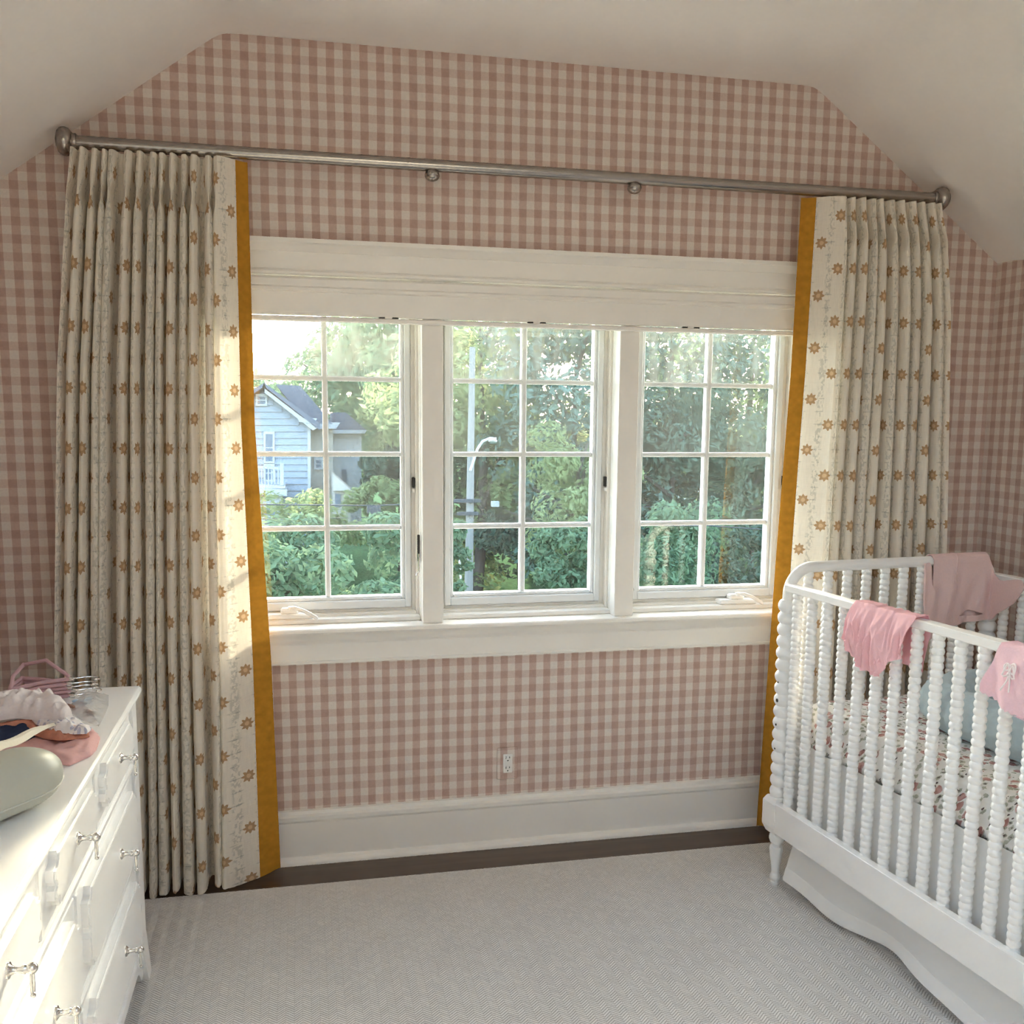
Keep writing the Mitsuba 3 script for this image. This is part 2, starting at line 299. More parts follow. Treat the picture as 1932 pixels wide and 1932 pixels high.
# ------------------------------------------------------------------ roman shade, rod, outlet, window hardware
sh = [(-0.021, 1.968), (-0.030, 1.967), (-0.036, 1.960), (-0.036, 1.938), (-0.039, 1.936), (-0.041, 1.932), (-0.041, 1.925), (-0.038, 1.921), (-0.034, 1.920), (-0.034, 1.848), (-0.021, 1.848)]
k = 'roman_shade'
m = m3d.Manifold(m3d.Mesh(np.array(extrude_x(sh, -0.243, 1.803).vertices, np.float32), np.array(extrude_x(sh, -0.243, 1.803).faces, np.uint32)))
obj(k + '__fabric', tri(m) if m.num_tri() > 0 else extrude_x(sh, -0.243, 1.803), 'm_shade' if 'm_shade' in scene else 'm_trim', smooth=25)
hem = [(-0.024, 1.8445), (-0.036, 1.8445), (-0.040, 1.841), (-0.040, 1.832), (-0.036, 1.829), (-0.024, 1.829)]
cloth('m_hem', (0.80, 0.785, 0.75), 0.5)
obj(k + '__hem', extrude_x(hem, -0.243, 1.803), 'm_trim', smooth=25)
labels[k + '__hem'] = {'label': 'brighter hem bar along the bottom'}
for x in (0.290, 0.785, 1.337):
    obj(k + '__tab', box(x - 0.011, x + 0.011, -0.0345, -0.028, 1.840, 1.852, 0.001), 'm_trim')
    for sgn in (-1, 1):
        obj(k + '__clip', box(x + sgn * 0.022 - 0.010, x + sgn * 0.022 + 0.010, -0.0355, -0.026, 1.8435, 1.8495, 0.001), 'm_dark')  # dark strips paint the shadow of the gap above the hem
labels[k + '__clip'] = {'label': 'small dark strip standing for the shadow in the hem gap'}
lab(k, 'white roman shade folded up flat under the window header', 'window shade')

ROD_Y, ROD_Z = -0.12, 2.308
k = 'curtain_rod'
obj(k + '__pole', lathe([(0, -0.64), (0.0175, -0.64), (0.0185, -0.635), (0.0185, 2.215), (0, 2.215)], 32, 'x').apply_translation((0, ROD_Y, ROD_Z)), 'm_nickel', smooth=40)
fin = [(0, 0), (0.0225, 0), (0.0240, 0.003), (0.0240, 0.010), (0.0225, 0.013), (0.029, 0.0145), (0.037, 0.021), (0.0405, 0.031), (0.0385, 0.042), (0.030, 0.051), (0.016, 0.056), (0, 0.0575)]
for sgn, x in ((-1, -0.612), (1, 2.190)):
    f = lathe(fin, 40, 'x')
    if sgn < 0: f.apply_transform(trimesh.transformations.rotation_matrix(PI, [0, 0, 1]))
    obj(k + '__finial', f.apply_translation((x, ROD_Y, ROD_Z)), 'm_nickel', smooth=40)
for x in (0.422, 1.088):
    b = [lathe([(0, 0), (0.017, 0), (0.018, 0.004), (0.013, 0.008), (0.007, 0.011), (0, 0.011)], 24, 'y')]
    b[0].apply_transform(trimesh.transformations.rotation_matrix(PI, [0, 0, 1])); b[0].apply_translation((x, 0, 2.337))
    b.append(tube([(x, -0.005, 2.337), (x, -0.05, 2.335), (x, -0.09, 2.315), (x, -0.112, 2.290), (x, -0.118, 2.283)], 0.006, 10))
    obj(k + '__bracket', join(b), 'm_nickel', smooth=40)
    kn = trimesh.creation.icosphere(3, 1.0); kn.apply_scale((0.0235, 0.0235, 0.0185)); kn.apply_translation((x, -0.120, 2.2785))
    obj(k + '__bracket_knob', kn, 'm_nickel', smooth=True)
lab(k, 'polished nickel curtain rod with round end finials', 'curtain rod')

k = 'wall_outlet'
matte('m_outlet_plate', gingham('x'))
obj(k + '__cover_plate', box(0.6655, 0.7405, -0.0065, 0.0, 0.246, 0.364, 0.0022), 'm_outlet_plate')
labels[k + '__cover_plate'] = {'label': 'cover plate papered to match the gingham wall'}
def rcp(cz):
    body = box(-0.0165, 0.0165, -0.0095, -0.004, cz - 0.0163, cz + 0.0163, 0.0012)
    return body
obj(k + '__receptacle', join(box(0.704 - 0.0168, 0.704 + 0.0168, -0.0092, -0.004, 0.3055 - 0.0345, 0.3055 + 0.0345, 0.001)), 'm_plastic')
for cz in (0.3055 + 0.0185, 0.3055 - 0.0185):
    for dx, h in ((-0.0063, 0.0042), (0.0063, 0.0036)):
        obj(k + '__slot', box(0.704 + dx - 0.0011, 0.704 + dx + 0.0011, -0.0094, -0.006, cz + 0.004 - h, cz + 0.004 + h), 'm_dark')
    obj(k + '__ground_hole', lathe([(0, 0), (0.0024, 0), (0.0024, 0.003), (0, 0.003)], 14, 'y').apply_translation((0.704, -0.0094, cz - 0.0075)), 'm_dark')
lab(k, 'white double electrical outlet low on the gingham wall', 'outlet')

def crank(key, x, flip, label):
    base = [box(x - 0.075, x + 0.075, 0.040, 0.092, ZT + 0.016, ZT + 0.034, 0.005), box(x - 0.030, x + 0.030, 0.052, 0.090, ZT + 0.030, ZT + 0.052, 0.006)]
    obj(key + '__cover', tri(sum((m3d.Manifold(m3d.Mesh(np.array(b.vertices, np.float32), np.array(b.faces, np.uint32))) for b in base[1:]), m3d.Manifold(m3d.Mesh(np.array(base[0].vertices, np.float32), np.array(base[0].faces, np.uint32))))), 'm_plastic', smooth=25)
    s = -1 if flip else 1
    obj(key + '__handle', tube([(x + s * 0.010, 0.055, ZT + 0.053), (x + s * 0.018, 0.040, ZT + 0.056), (x + s * 0.05, 0.034, ZT + 0.045), (x + s * 0.085, 0.032, ZT + 0.024), (x + s * 0.092, 0.032, ZT + 0.018)], [0.006, 0.0065, 0.0065, 0.0075, 0.006], 10), 'm_plastic', smooth=40)
    obj(key + '__hub', lathe([(0, 0), (0.012, 0), (0.011, 0.012), (0, 0.014)], 16).apply_translation((x + s * 0.006, 0.060, ZT + 0.046)), 'm_plastic', smooth=30)
    lab(key, label, 'window crank')
crank('window_crank', -0.045, False, 'white folding crank on the sill of the left window')
crank('window_crank_001', 1.595, False, 'white folding crank on the sill of the right window')
def keeper(key, x, z, label):
    obj(key + '__latch', box(x - 0.004, x + 0.004, 0.082, 0.102, z - 0.018, z + 0.018, 0.001), 'm_dark')
    obj(key + '__tip', box(x - 0.004, x + 0.004, 0.078, 0.100, z - 0.034, z - 0.022, 0.001), 'm_plastic')
    lab(key, label, 'window latch')
for i, (x, z, t) in enumerate([(0.382, 1.306, 'small black latch on the right jamb of the left window'), (0.478, 1.306, 'small black latch on the left jamb of the middle window'), (1.078, 1.306, 'small black latch on the right jamb of the middle window'), (1.174, 1.306, 'small black latch on the left jamb of the right window'), (1.782, 1.306, 'small dark latch on the right jamb of the right window')]):
    keeper('window_latch' + (f'_{i:03d}' if i else ''), x, z, t)
def lever(key, x, z, label, s):
    obj(key + '__slot_plate', box(x - 0.004, x + 0.004, 0.026, 0.036, z - 0.045, z + 0.045, 0.001), 'm_dark')
    obj(key + '__arm', tube([(x, 0.026, z - 0.02), (x + 0.001, 0.022, z - 0.06), (x, 0.020, z - 0.082), (x - s * 0.008, 0.016, z - 0.088), (x - s * 0.009, 0.014, z - 0.094)], 0.0028, 8), 'm_chrome', smooth=40)
    lab(key, label, 'window lock')
lever('window_lock', 0.392, 1.085, 'long lock lever low on the right side of the left window', 1)
lever('window_lock_001', 1.160, 1.01, 'small lock lever low on the left side of the right window', -1)

# ------------------------------------------------------------------ curtains
def curtain(key, side, lead, outer, bound, ylead, N, label, seed):
    """lead, outer, bound: functions of height z -> x of the leading edge, the far edge and the end of the flat flap."""
    R = np.random.default_rng(seed)
    nz, nf, per = 90, 26, 18
    zs = np.concatenate([np.linspace(2.284, 2.06, 30), np.linspace(2.05, 0.0, nz - 30)])
    warp = R.normal(0, 0.16, N + 1); depthj = 1 + R.normal(0, 0.19, N + 2); drift = R.normal(0, 0.25, N + 1); ph1 = R.uniform(0, 6, N + 1)
    s = side
    P = np.zeros((nz, nf + N * per + 1, 3))
    for i, z in enumerate(zs):
        t = (2.284 - z) / 2.27
        xl, xb, xo = lead(z), bound(z), outer(z)
        y0 = -0.112
        yl, yf = ylead(z), y0 - 0.062 - 0.012 * t
        top = math.exp(-((z - 2.284) / 0.10) ** 2)
        pin = math.exp(-((z - 2.158) / 0.030) ** 2)
        for j in range(nf):
            q = j / nf
            x = xl + (xb - xl) * q
            y = yl + (yf - yl) * (q * q * (3 - 2 * q)) + 0.006 * math.sin(7 * q + 2.3 * z + seed) * (0.4 + t) * min(1, 6 * q)
            P[i, j] = (x, y, z)
        for j in range(N * per + 1):
            ph = j / per
            fi = min(int(ph), N - 1); fr = ph - fi
            a0 = fi + warp[fi] * (0 < fi) + 0.30 * t * drift[fi] * (0 < fi)
            f1 = fi + 1
            a1 = f1 + (warp[f1] + 0.30 * t * drift[f1]) * (f1 < N)
            c = a0 + (a1 - a0) * fr
            pw = (xo - xb) / N
            dj = depthj[fi] * (1 - fr) + depthj[fi + 1] * fr
            A = (0.047 + 0.008 * t) * dj * (1 - 0.45 * top) * (1 + 0.10 * pin)
            th = 2 * PI * fr
            x = xb + pw * (c + (0.12 - 0.07 * top - 0.05 * pin) * math.sin(2 * th) + (0.10 - 0.27 * pin - 0.03 * top) * math.sin(th) * 1.0)
            y = y0 - 0.028 - 0.014 * t - A * math.cos(th) + 0.004 * math.sin(3.1 * z + ph1[fi]) + (0.034 * (1 - t)) * 0
            x += pw * 0.10 * math.sin(2.2 * z + ph1[fi]) * t
            P[i, nf + j] = (x, min(y, -0.026), z)
        # the join between flap and folds
    mid = P[nz // 2]
    arc = np.concatenate([[0], np.cumsum(np.linalg.norm(np.diff(mid, axis=0), axis=1))])
    hem = 0.012 + 0.010 * (1 + np.sin(np.arange(P.shape[1]) * 0.11 + seed))
    P[:, :, 2] = P[:, :, 2] + (hem[None, :]) * np.linspace(0, 1, nz)[:, None] ** 4
    nb = int(np.searchsorted(arc, 0.046))
    UV = np.stack([np.broadcast_to(arc - arc[nb], P.shape[:2]), P[:, :, 2]], -1)
    def part(name, a, b, mat):
        m = grid_mesh(P[:, a:b])
        obj(key + name, m, mat, smooth=True, uv=UV[:, a:b].reshape(-1, 2))
    part('__panel', nb, P.shape[1], 'm_curtain'); part('__leading_band', 0, nb + 1, 'm_band')
    labels[key + '__leading_band'] = {'label': 'mustard velvet band along the leading edge'}
    lab(key, label, 'curtain')
itp = lambda *kv: (lambda z: float(np.interp(z, [a for a, _ in kv], [b for _, b in kv])))
curtain('curtain', -1, itp((0, -0.092), (0.74, -0.105), (1.5, -0.136), (2.3, -0.136)), itp((0, -0.76), (0.85, -0.732), (1.65, -0.684), (2.28, -0.622)),
        itp((0, -0.262), (0.8, -0.25), (1.5, -0.24), (2.3, -0.225)), itp((0, -0.085), (0.8, -0.10), (2.3, -0.112)), 13, 'cream pleated curtain with star print hanging left of the window', 3)
curtain('curtain_001', 1, itp((0, 1.635), (1.05, 1.662), (1.7, 1.684), (2.3, 1.690)), itp((0, 2.30), (1.05, 2.283), (1.9, 2.244), (2.29, 2.197)),
        itp((0, 1.80), (1.05, 1.805), (1.7, 1.82), (2.3, 1.83)), itp((0, -0.10), (2.3, -0.112)), 10, 'cream pleated curtain with star print hanging right of the window behind the crib', 8)

# ------------------------------------------------------------------ crib (local frame: x along its length towards the room, y across, turned a little from the wall)
CA = 6.5
TC = T().translate([1.505, -0.494, 0.0]).rotate([0, 0, 1], CA - 90)
CRL, CRW = 1.37, 0.814
def local(P):
    a = math.radians(CA - 90); P = np.asarray(P, float)
    return P @ np.array([[math.cos(a), math.sin(a), 0], [-math.sin(a), math.cos(a), 0], [0, 0, 1]]) + np.array([1.505, -0.494, 0.0])
def beads(z0, z1, n, r, rn, npb=7):
    p = [(0, z0), (rn, z0)]
    h = (z1 - z0) / n
    for i in range(n):
        for k in range(1, npb + 1):
            q = k / (npb + 1); p.append((rn + (r - rn) * math.sin(PI * q) ** 0.75, z0 + h * (i + q)))
        p.append((rn, z0 + h * (i + 1)))
    return p + [(0, z1)]
k = 'crib'
post = lathe(beads(0.312, 0.965, 17, 0.0305, 0.0215), 28)
post_ply = mikit.ply(post, 'm_crib', smooth=35)
foot = lathe([(0, 0.011), (0.012, 0.011), (0.0145, 0.016), (0.0145, 0.020), (0.0105, 0.023), (0.0165, 0.030), (0.0175, 0.037), (0.0150, 0.045), (0.0115, 0.050), (0.0135, 0.070), (0.0195, 0.108), (0.0225, 0.130), (0.0205, 0.143), (0.0130, 0.149), (0.0135, 0.152), (0.0215, 0.158), (0.0255, 0.170), (0.0240, 0.182), (0.0170, 0.190), (0.0170, 0.200), (0, 0.200)], 24)
foot_ply = mikit.ply(foot, 'm_crib', smooth=40)
blk = np.array(box(-0.037, 0.037, -0.037, 0.037, 0.200, 0.308, 0.004).vertices)
blk_m = trimesh.convex.convex_hull(np.vstack([box(-0.037, 0.037, -0.037, 0.037, 0.214, 0.300, 0.003).vertices, box(-0.027, 0.027, -0.027, 0.027, 0.192, 0.314, 0.001).vertices]))
blk_ply = mikit.ply(blk_m, 'm_crib')
for (u, v) in ((0, 0), (0, CRW), (CRL, 0), (CRL, CRW)):
    t = TC @ T().translate([u, v, 0])
    obj(k + '__post', post_ply, None, tw=t); obj(k + '__corner_block', blk_ply, None, tw=t); obj(k + '__foot', foot_ply, None, tw=t)
# bent end rails
rr = 0.085
for u in (0, CRL):
    pts = [(u, 0, 0.955), (u, 0, 0.975)] + [(u, rr - rr * math.cos(a), 1.067 - rr + rr * math.sin(a)) for a in np.linspace(0, PI / 2, 12)] + [(u, v, 1.067) for v in np.linspace(rr + 0.02, CRW - rr - 0.02, 12)] + [(u, CRW - rr + rr * math.sin(a), 1.067 - rr + rr * math.cos(a)) for a in np.linspace(0, PI / 2, 12)] + [(u, CRW, 0.975), (u, CRW, 0.955)]
    obj(k + '__end_rail', tube(pts, 0.0178, 20), 'm_crib', smooth=40, tw=TC)
    obj(k + '__bottom_rail', box(u - 0.012, u + 0.012, 0.030, CRW - 0.030, 0.205, 0.303, 0.002), 'm_crib', tw=TC)
for v, s in ((0, -1), (CRW, 1)):
    a, b = (-0.036, -0.010) if s < 0 else (CRW + 0.010, CRW + 0.036)
    obj(k + '__bottom_rail', box(0.030, CRL - 0.030, a, b, 0.205, 0.305, 0.002), 'm_crib', tw=TC)
    a, b = (-0.022, 0.014) if s < 0 else (CRW - 0.014, CRW + 0.022)
    obj(k + '__top_rail', box(0.008, CRL - 0.008, a, b, 0.994, 1.018, 0.003), 'm_crib', tw=TC)
# turned spindles: 34 flattened beads each
sp_side = mikit.ply(lathe(beads(0.290, 0.996, 37, 0.0165, 0.0125, 5), 18), 'm_crib', smooth=38)
sp_end = mikit.ply(lathe(beads(0.290, 1.052, 40, 0.0165, 0.0125, 5), 18), 'm_crib', smooth=38)
for v, dv in ((0, -0.006), (CRW, 0.006)):
    for i in range(17):
        u = 0.060 + 0.0743 * i
        if u < CRL - 0.05: obj(k + '__spindle', sp_side, None, tw=TC @ T().translate([u, v + dv, 0]))
for u in (0, CRL):
    for i in range(10): obj(k + '__spindle', sp_end, None, tw=TC @ T().translate([u, 0.0725 + 0.0743 * i, 0]))
# screw holes on the near face of the first post
for z, r in ((0.700, 0.0035), (0.640, 0.0060), (0.560, 0.0035), (0.480, 0.0030)):
    h = lathe([(0, 0), (r, 0), (r * 0.9, 0.0012), (0, 0.0012)], 12); h.apply_transform(trimesh.transformations.rotation_matrix(PI / 2, [1, 0, 0])); 
    obj(k + '__bolt_hole', h.apply_translation((0.008, -0.0290, z)), 'm_dark', tw=TC)
labels[k + '__bolt_hole'] = {'label': 'small dark bolt hole in the corner post'}
lab(k, 'white spindle crib with beaded posts and rounded end rails', 'crib')

# ---- soft things: sheets cut from an outline, mapped into place and given a thickness
from scipy.spatial import Delaunay
def sheet(outline, step, mapfn, thick, holes=()):
    poly = Polygon(outline).buffer(0)
    for h in holes: poly = poly.difference(Polygon(h))
    ext = [poly.exterior] + list(poly.interiors); B = []
    for r in ext:
        n = max(8, int(r.length / step)); B += [r.interpolate(i / n, normalized=True).coords[0] for i in range(n)]
    x0, y0, x1, y1 = poly.bounds; inner = poly.buffer(-step * 0.6)
    from shapely import contains_xy
    gx, gy = np.meshgrid(np.arange(x0, x1, step), np.arange(y0, y1, step * 0.87)); gx[1::2] += step / 2
    G = np.stack([gx.ravel(), gy.ravel()], -1); G = G[contains_xy(inner, G[:, 0], G[:, 1])]
    V = np.vstack([np.array(B), G]); F = Delaunay(V).simplices
    cen = V[F].mean(1); F = F[contains_xy(poly, cen[:, 0], cen[:, 1])]
    e1, e2 = V[F[:, 1]] - V[F[:, 0]], V[F[:, 2]] - V[F[:, 0]]; fl = e1[:, 0] * e2[:, 1] - e1[:, 1] * e2[:, 0] < 0
    F[fl] = F[fl][:, [0, 2, 1]]
    Q = np.array([mapfn(a, b) for a, b in V]); m = trimesh.Trimesh(Q, F, process=False)
    if thick <= 0: return m, V
    N = m.vertex_normals; n = len(Q)
    ed = np.sort(np.vstack([F[:, [0, 1]], F[:, [1, 2]], F[:, [2, 0]]]), 1); key = ed[:, 0] * n + ed[:, 1]
    _, idx, cnt = np.unique(key, return_index=True, return_counts=True); full = np.vstack([F[:, [0, 1]], F[:, [1, 2]], F[:, [2, 0]]])[idx[cnt == 1]]
    side = np.vstack([np.stack([full[:, 1], full[:, 0], full[:, 0] + n], -1), np.stack([full[:, 1], full[:, 0] + n, full[:, 1] + n], -1)])
    return trimesh.Trimesh(np.vstack([Q + N * thick / 2, Q - N * thick / 2]), np.vstack([F, F[:, ::-1] + n, side]), process=False), np.vstack([V, V])

# mattress under a floral fitted sheet
def floral_fn(p, n, uv):
    x, y = p.x + p.z * 0.6, p.y + p.z * 0.8
    f, s2, w = voronoi(x / 0.030, y / 0.030)
    f2, s3, w2 = voronoi(x / 0.016 + 7, y / 0.016 + 3)
    f = f + 0.3 * (noise(x * 190, y * 190, 0.4) - 0.5); f2 = f2 + 0.35 * (noise(x * 230, y * 230, 5.0) - 0.5)
    c = mi.Color3f(0.82, 0.81, 0.79)
    rose = smoothstep(0.40, 0.32, f) * dr.select(w < 0.44, 1.0, 0.0)
    c = mix(c, mix((0.36, 0.17, 0.16), (0.60, 0.40, 0.38), noise(x * 130, y * 130, 2.0)), rose)
    leaf = smoothstep(0.42, 0.34, f2) * dr.select((w2 > 0.30) & (w2 < 0.74), 1.0, 0.0) * (1 - rose)
    c = mix(c, mix((0.30, 0.32, 0.26), (0.50, 0.51, 0.44), noise(x * 170, y * 170, 8.0)), leaf * 0.9)
    dot = smoothstep(0.16, 0.10, f2) * dr.select(w2 > 0.60, 1.0, 0.0)
    return mix(c, (0.13, 0.10, 0.10), dot)
bsdf('m_floral', {'type': 'twosided', 'b': {'type': 'diffuse', 'reflectance': proc(floral_fn)}})
def soft_box(x0, x1, y0, y1, z0, z1, r, n=70, amp=0.004, sc=14, seed=1):
    b = m3d.Manifold.batch_hull([m3d.Manifold.sphere(r, 20).translate((x, y, z)) for x in (x0 + r, x1 - r) for y in (y0 + r, y1 - r) for z in (z0 + r, z1 - r)]).refine_to_length(0.012)
    m = tri(b); v = np.array(m.vertices); nrm = m.vertex_normals
    d = amp * 2 * (meshkit.fbm(v * sc + 3, 3, seed) - 0.5); m.vertices = v + nrm * d[:, None]
    return m
mt = soft_box(0.045, CRL - 0.045, 0.045, CRW - 0.05, 0.490, 0.640, 0.032, amp=0.010, sc=np.array([46, 17, 30]), seed=4)
mt.vertices = local(mt.vertices)
obj('crib_mattress', mt, 'm_floral', smooth=True)
lab('crib_mattress', 'crib mattress in a crinkled floral fitted sheet', 'mattress')
# crib skirt: a white panel hanging from under the mattress past the bottom rail
cloth('m_skirt', (0.80, 0.80, 0.79), 0.3)
cloth('m_skirt_hem', (0.83, 0.825, 0.81), 0.12)
def skirt_map(a, b):
    low = max(0.0, (0.22 - b) / 0.18)
    v = 0.036 + 0.004 * math.sin(a * 23) - low * (0.020 + 0.026 * math.sin(a * 9.5 + 0.3) + 0.012 * math.sin(a * 21 + 1))
    return local([(a, v, b + 0.012 * low * math.sin(a * 11 + 1))])[0]
sk, _ = sheet([(0.055, 0.506), (1.32, 0.506), (1.32, 0.085), (0.055, 0.085)], 0.014, skirt_map, 0)
obj('crib_skirt__panel', sk, 'm_skirt', smooth=True)
sk2, _ = sheet([(0.055, 0.085), (1.32, 0.085), (1.32, 0.040), (0.055, 0.040)], 0.010, skirt_map, 0.0022)
obj('crib_skirt__hem', sk2, 'm_skirt_hem', smooth=True)
lab('crib_skirt', 'white linen crib skirt hanging below the front rail', 'crib skirt')
# mattress support
obj('crib__mattress_support', box(0.03, CRL - 0.03, 0.045, CRW - 0.04, 0.462, 0.484, 0.002), 'm_crib', tw=TC)

# padded baby lounger on the mattress: an oval rim of wrinkled quilted cloth and a flat base
cloth('m_lounger', proc(lambda p, n, uv: mi.Color3f(0.44, 0.53, 0.56) * (0.93 + 0.14 * fbm(p.x * 90, p.y * 90, p.z * 90))), 0.05)
def lounger():
    cu, cv, hl, rw, r = 0.83, 0.44, 0.36, 0.175, 0.070
    n1, n2 = 220, 40; V = np.zeros((n1, n2, 3)); per = 4 * hl + 2 * PI * rw
    for i in range(n1):
        s = i / n1 * per
        if s < 2 * hl: c = np.array([cu - hl + s, cv - rw]); nn = np.array([0, -1.0])
        elif s < 2 * hl + PI * rw: a = (s - 2 * hl) / rw - PI / 2; nn = np.array([math.cos(a), math.sin(a)]); c = np.array([cu + hl, cv]) + rw * nn
        elif s < 4 * hl + PI * rw: q = s - 2 * hl - PI * rw; c = np.array([cu + hl - q, cv + rw]); nn = np.array([0, 1.0])
        else: a = (s - 4 * hl - PI * rw) / rw + PI / 2; nn = np.array([math.cos(a), math.sin(a)]); c = np.array([cu - hl, cv]) + rw * nn
        pinch = 1 - 0.10 * (1 - abs(math.sin(s * 23))) ** 3
        for j in range(n2):
            b = 2 * PI * j / n2; q = meshkit.fbm(np.array([[s * 26, 5 * math.cos(b), 5 * math.sin(b)]]), 3, 5)[0] - 0.5
            R = r * pinch * (1 + 0.16 * q)
            o = c + nn * R * math.cos(b); V[i, j] = (o[0], o[1], 0.640 + 0.95 * r + 0.95 * R * math.sin(b))
    Vc = np.concatenate([V, V[:1]], 0); Vc = np.concatenate([Vc, Vc[:, :1]], 1)
    m = grid_mesh(Vc); m.merge_vertices(); m.fix_normals()
    b = [(cu - hl - rw * math.cos(a), cv + rw * math.sin(a)) for a in np.linspace(-PI / 2, PI / 2, 16)] + [(cu + hl + rw * math.cos(a), cv - rw * math.sin(a)) for a in np.linspace(-PI / 2, PI / 2, 16)]
    base = trimesh.creation.extrude_polygon(Polygon(b).buffer(0), 0.03, engine='earcut'); base.apply_translation((0, 0, 0.646))
    return m, base
m, base = lounger(); m.vertices = local(m.vertices); base.vertices = local(base.vertices)
obj('baby_lounger__padded_rim', m, 'm_lounger', smooth=True); obj('baby_lounger__base', base, 'm_lounger')
lab('baby_lounger', 'blue-grey padded baby lounger on the crib mattress', 'baby lounger')

# ---- baby clothes over the crib rails
cloth('m_pink_suit', proc(lambda p, n, uv: mi.Color3f(0.76, 0.565, 0.555) * (0.94 + 0.10 * fbm(p.x * 220, p.y * 220, p.z * 220))), 0.2)
cloth('m_pink_silk', proc(lambda p, n, uv: mi.Color3f(0.90, 0.56, 0.60) * (0.95 + 0.08 * fbm(p.x * 300, p.y * 300, p.z * 300))), 0.3, 0.45)
cloth('m_pink_knit', proc(lambda p, n, uv: mi.Color3f(0.84, 0.58, 0.64) * (0.94 + 0.12 * fbm(p.x * 260, p.y * 260, p.z * 260))), 0.2)
cloth('m_ribbon', (0.84, 0.77, 0.78), 0.15)
# bodysuit over the end rail: b = distance of the cloth down from the rail top, on the room side (b>0) or behind (b<0)
def end_map(a, b, off=0.0, lift=0.0):
    R = 0.0178 + 0.005 + off
    w = 0.006 * math.sin(a * 42 + 1.0) + 0.004 * math.sin(a * 90 + b * 20)
    arc = b / R
    if abs(arc) <= PI / 2: return local([(R * math.sin(arc), a, 1.067 + R * math.cos(arc))])[0]
    s = 1 if b > 0 else -1; d = abs(b) - R * PI / 2
    fall = min(1, d / 0.10)
    return local([(s * (R + 0.004 * fall + lift * fall) + s * w * fall, a, 1.067 - d)])[0]
def suit_map(a, b):
    p = end_map(a, b)
    if a > 0.79 and b > 0.03:
        k2 = min(1, (b - 0.03) / 0.05); p = CAM + (p - CAM) * (1 - k2 * (a - 0.79) * 1.2 / 2.75)
    return p
suit = [(0.548, -0.20), (0.775, -0.20), (0.779, 0.03), (0.790, 0.055), (0.808, 0.090), (0.828, 0.108), (0.850, 0.113), (0.895, 0.108), (0.922, 0.112), (0.940, 0.138), (0.935, 0.148), (0.900, 0.180), (0.862, 0.212), (0.830, 0.232), (0.804, 0.243), (0.770, 0.242), (0.724, 0.245), (0.678, 0.250), (0.640, 0.255), (0.600, 0.262), (0.572, 0.255), (0.552, 0.240), (0.545, 0.14), (0.546, 0.03)]
neck = [(0.657, 0.222), (0.685, 0.210), (0.708, 0.204), (0.735, 0.212), (0.760, 0.221), (0.720, 0.225), (0.690, 0.226)]
m, _ = sheet(suit, 0.010, lambda a, b: suit_map(a, b), 0.003, holes=[neck]); obj('baby_bodysuit__body', m, 'm_pink_suit', smooth=50)
m, _ = sheet([(0.640, 0.195), (0.780, 0.195), (0.780, 0.238), (0.640, 0.238)], 0.012, lambda a, b: end_map(a, b, -0.003, -0.012), 0.0015); obj('baby_bodysuit__inside_back', m, 'm_pink_suit', smooth=50)
sleeve = [(0.504, 0.045), (0.522, 0.042), (0.530, 0.05), (0.534, 0.12), (0.552, 0.15), (0.562, 0.225), (0.548, 0.30), (0.520, 0.31), (0.508, 0.22), (0.500, 0.14)]
m, _ = sheet(sleeve, 0.009, lambda a, b: end_map(a, b, 0.004, 0.010), 0.006); obj('baby_bodysuit__sleeve', m, 'm_pink_suit', smooth=50)
seam = tube([end_map(0.640 + 0.006 * math.sin(i * 0.5), -0.02 + i * 0.011, 0.0023) for i in range(16)], 0.0016, 6); obj('baby_bodysuit__placket', seam, 'm_pink_suit', smooth=60)
lab('baby_bodysuit', 'dusty pink baby bodysuit draped over the far end rail of the crib', 'baby clothing')
# bloomers and romper over the front rail: b>0 down the outer side, b<0 down the inside
def rail_map(a, b, off=0.004, w=None, puff=0.0):
    top, vo, vi = 1.018 + off, -0.022 - off, 0.014 + off
    half = 0.018 + off
    ww = w(a, b) if w else 0.0
    if abs(b) <= half: return local([(a, -0.004 - b, top + ww * 0.4)])[0]
    d = abs(b) - half; fall = min(1, d / 0.05)
    if b > 0: return local([(a, vo - (ww + 0.002) * fall - puff * math.sin(min(1, d / 0.19) * PI) ** 0.7, top - d)])[0]
    return local([(a, vi + (abs(ww) + 0.002) * fall, top - d)])[0]
def silk_w(a, b): 
    r = meshkit.noise(np.array([[a * 38 + 5 * b, b * 7, 2.0]]), 3)[0]; r2 = meshkit.noise(np.array([[a * 70 - 9 * b, b * 12, 5.0]]), 6)[0]
    return 0.019 * (0.55 - abs(2 * r - 1)) + 0.009 * (0.5 - abs(2 * r2 - 1)) + 0.004
def lay(outl, n, f): return [(a + (0.006 * math.sin(i * 2.1) if f else 0), b) for i, (a, b) in enumerate(outl)]
bl = [(0.350, -0.16), (0.572, -0.175), (0.590, -0.02), (0.592, 0.02), (0.586, 0.07), (0.578, 0.115), (0.560, 0.135), (0.538, 0.150), (0.520, 0.172), (0.500, 0.192), (0.470, 0.190), (0.430, 0.196), (0.400, 0.180), (0.372, 0.160), (0.352, 0.140), (0.342, 0.125), (0.350, 0.09), (0.352, 0.03), (0.356, 0.0)]
m, _ = sheet(bl, 0.005, lambda a, b: rail_map(a, b, 0.004, silk_w, 0.022), 0.002); obj('baby_bloomers__body', m, 'm_pink_silk', smooth=60)
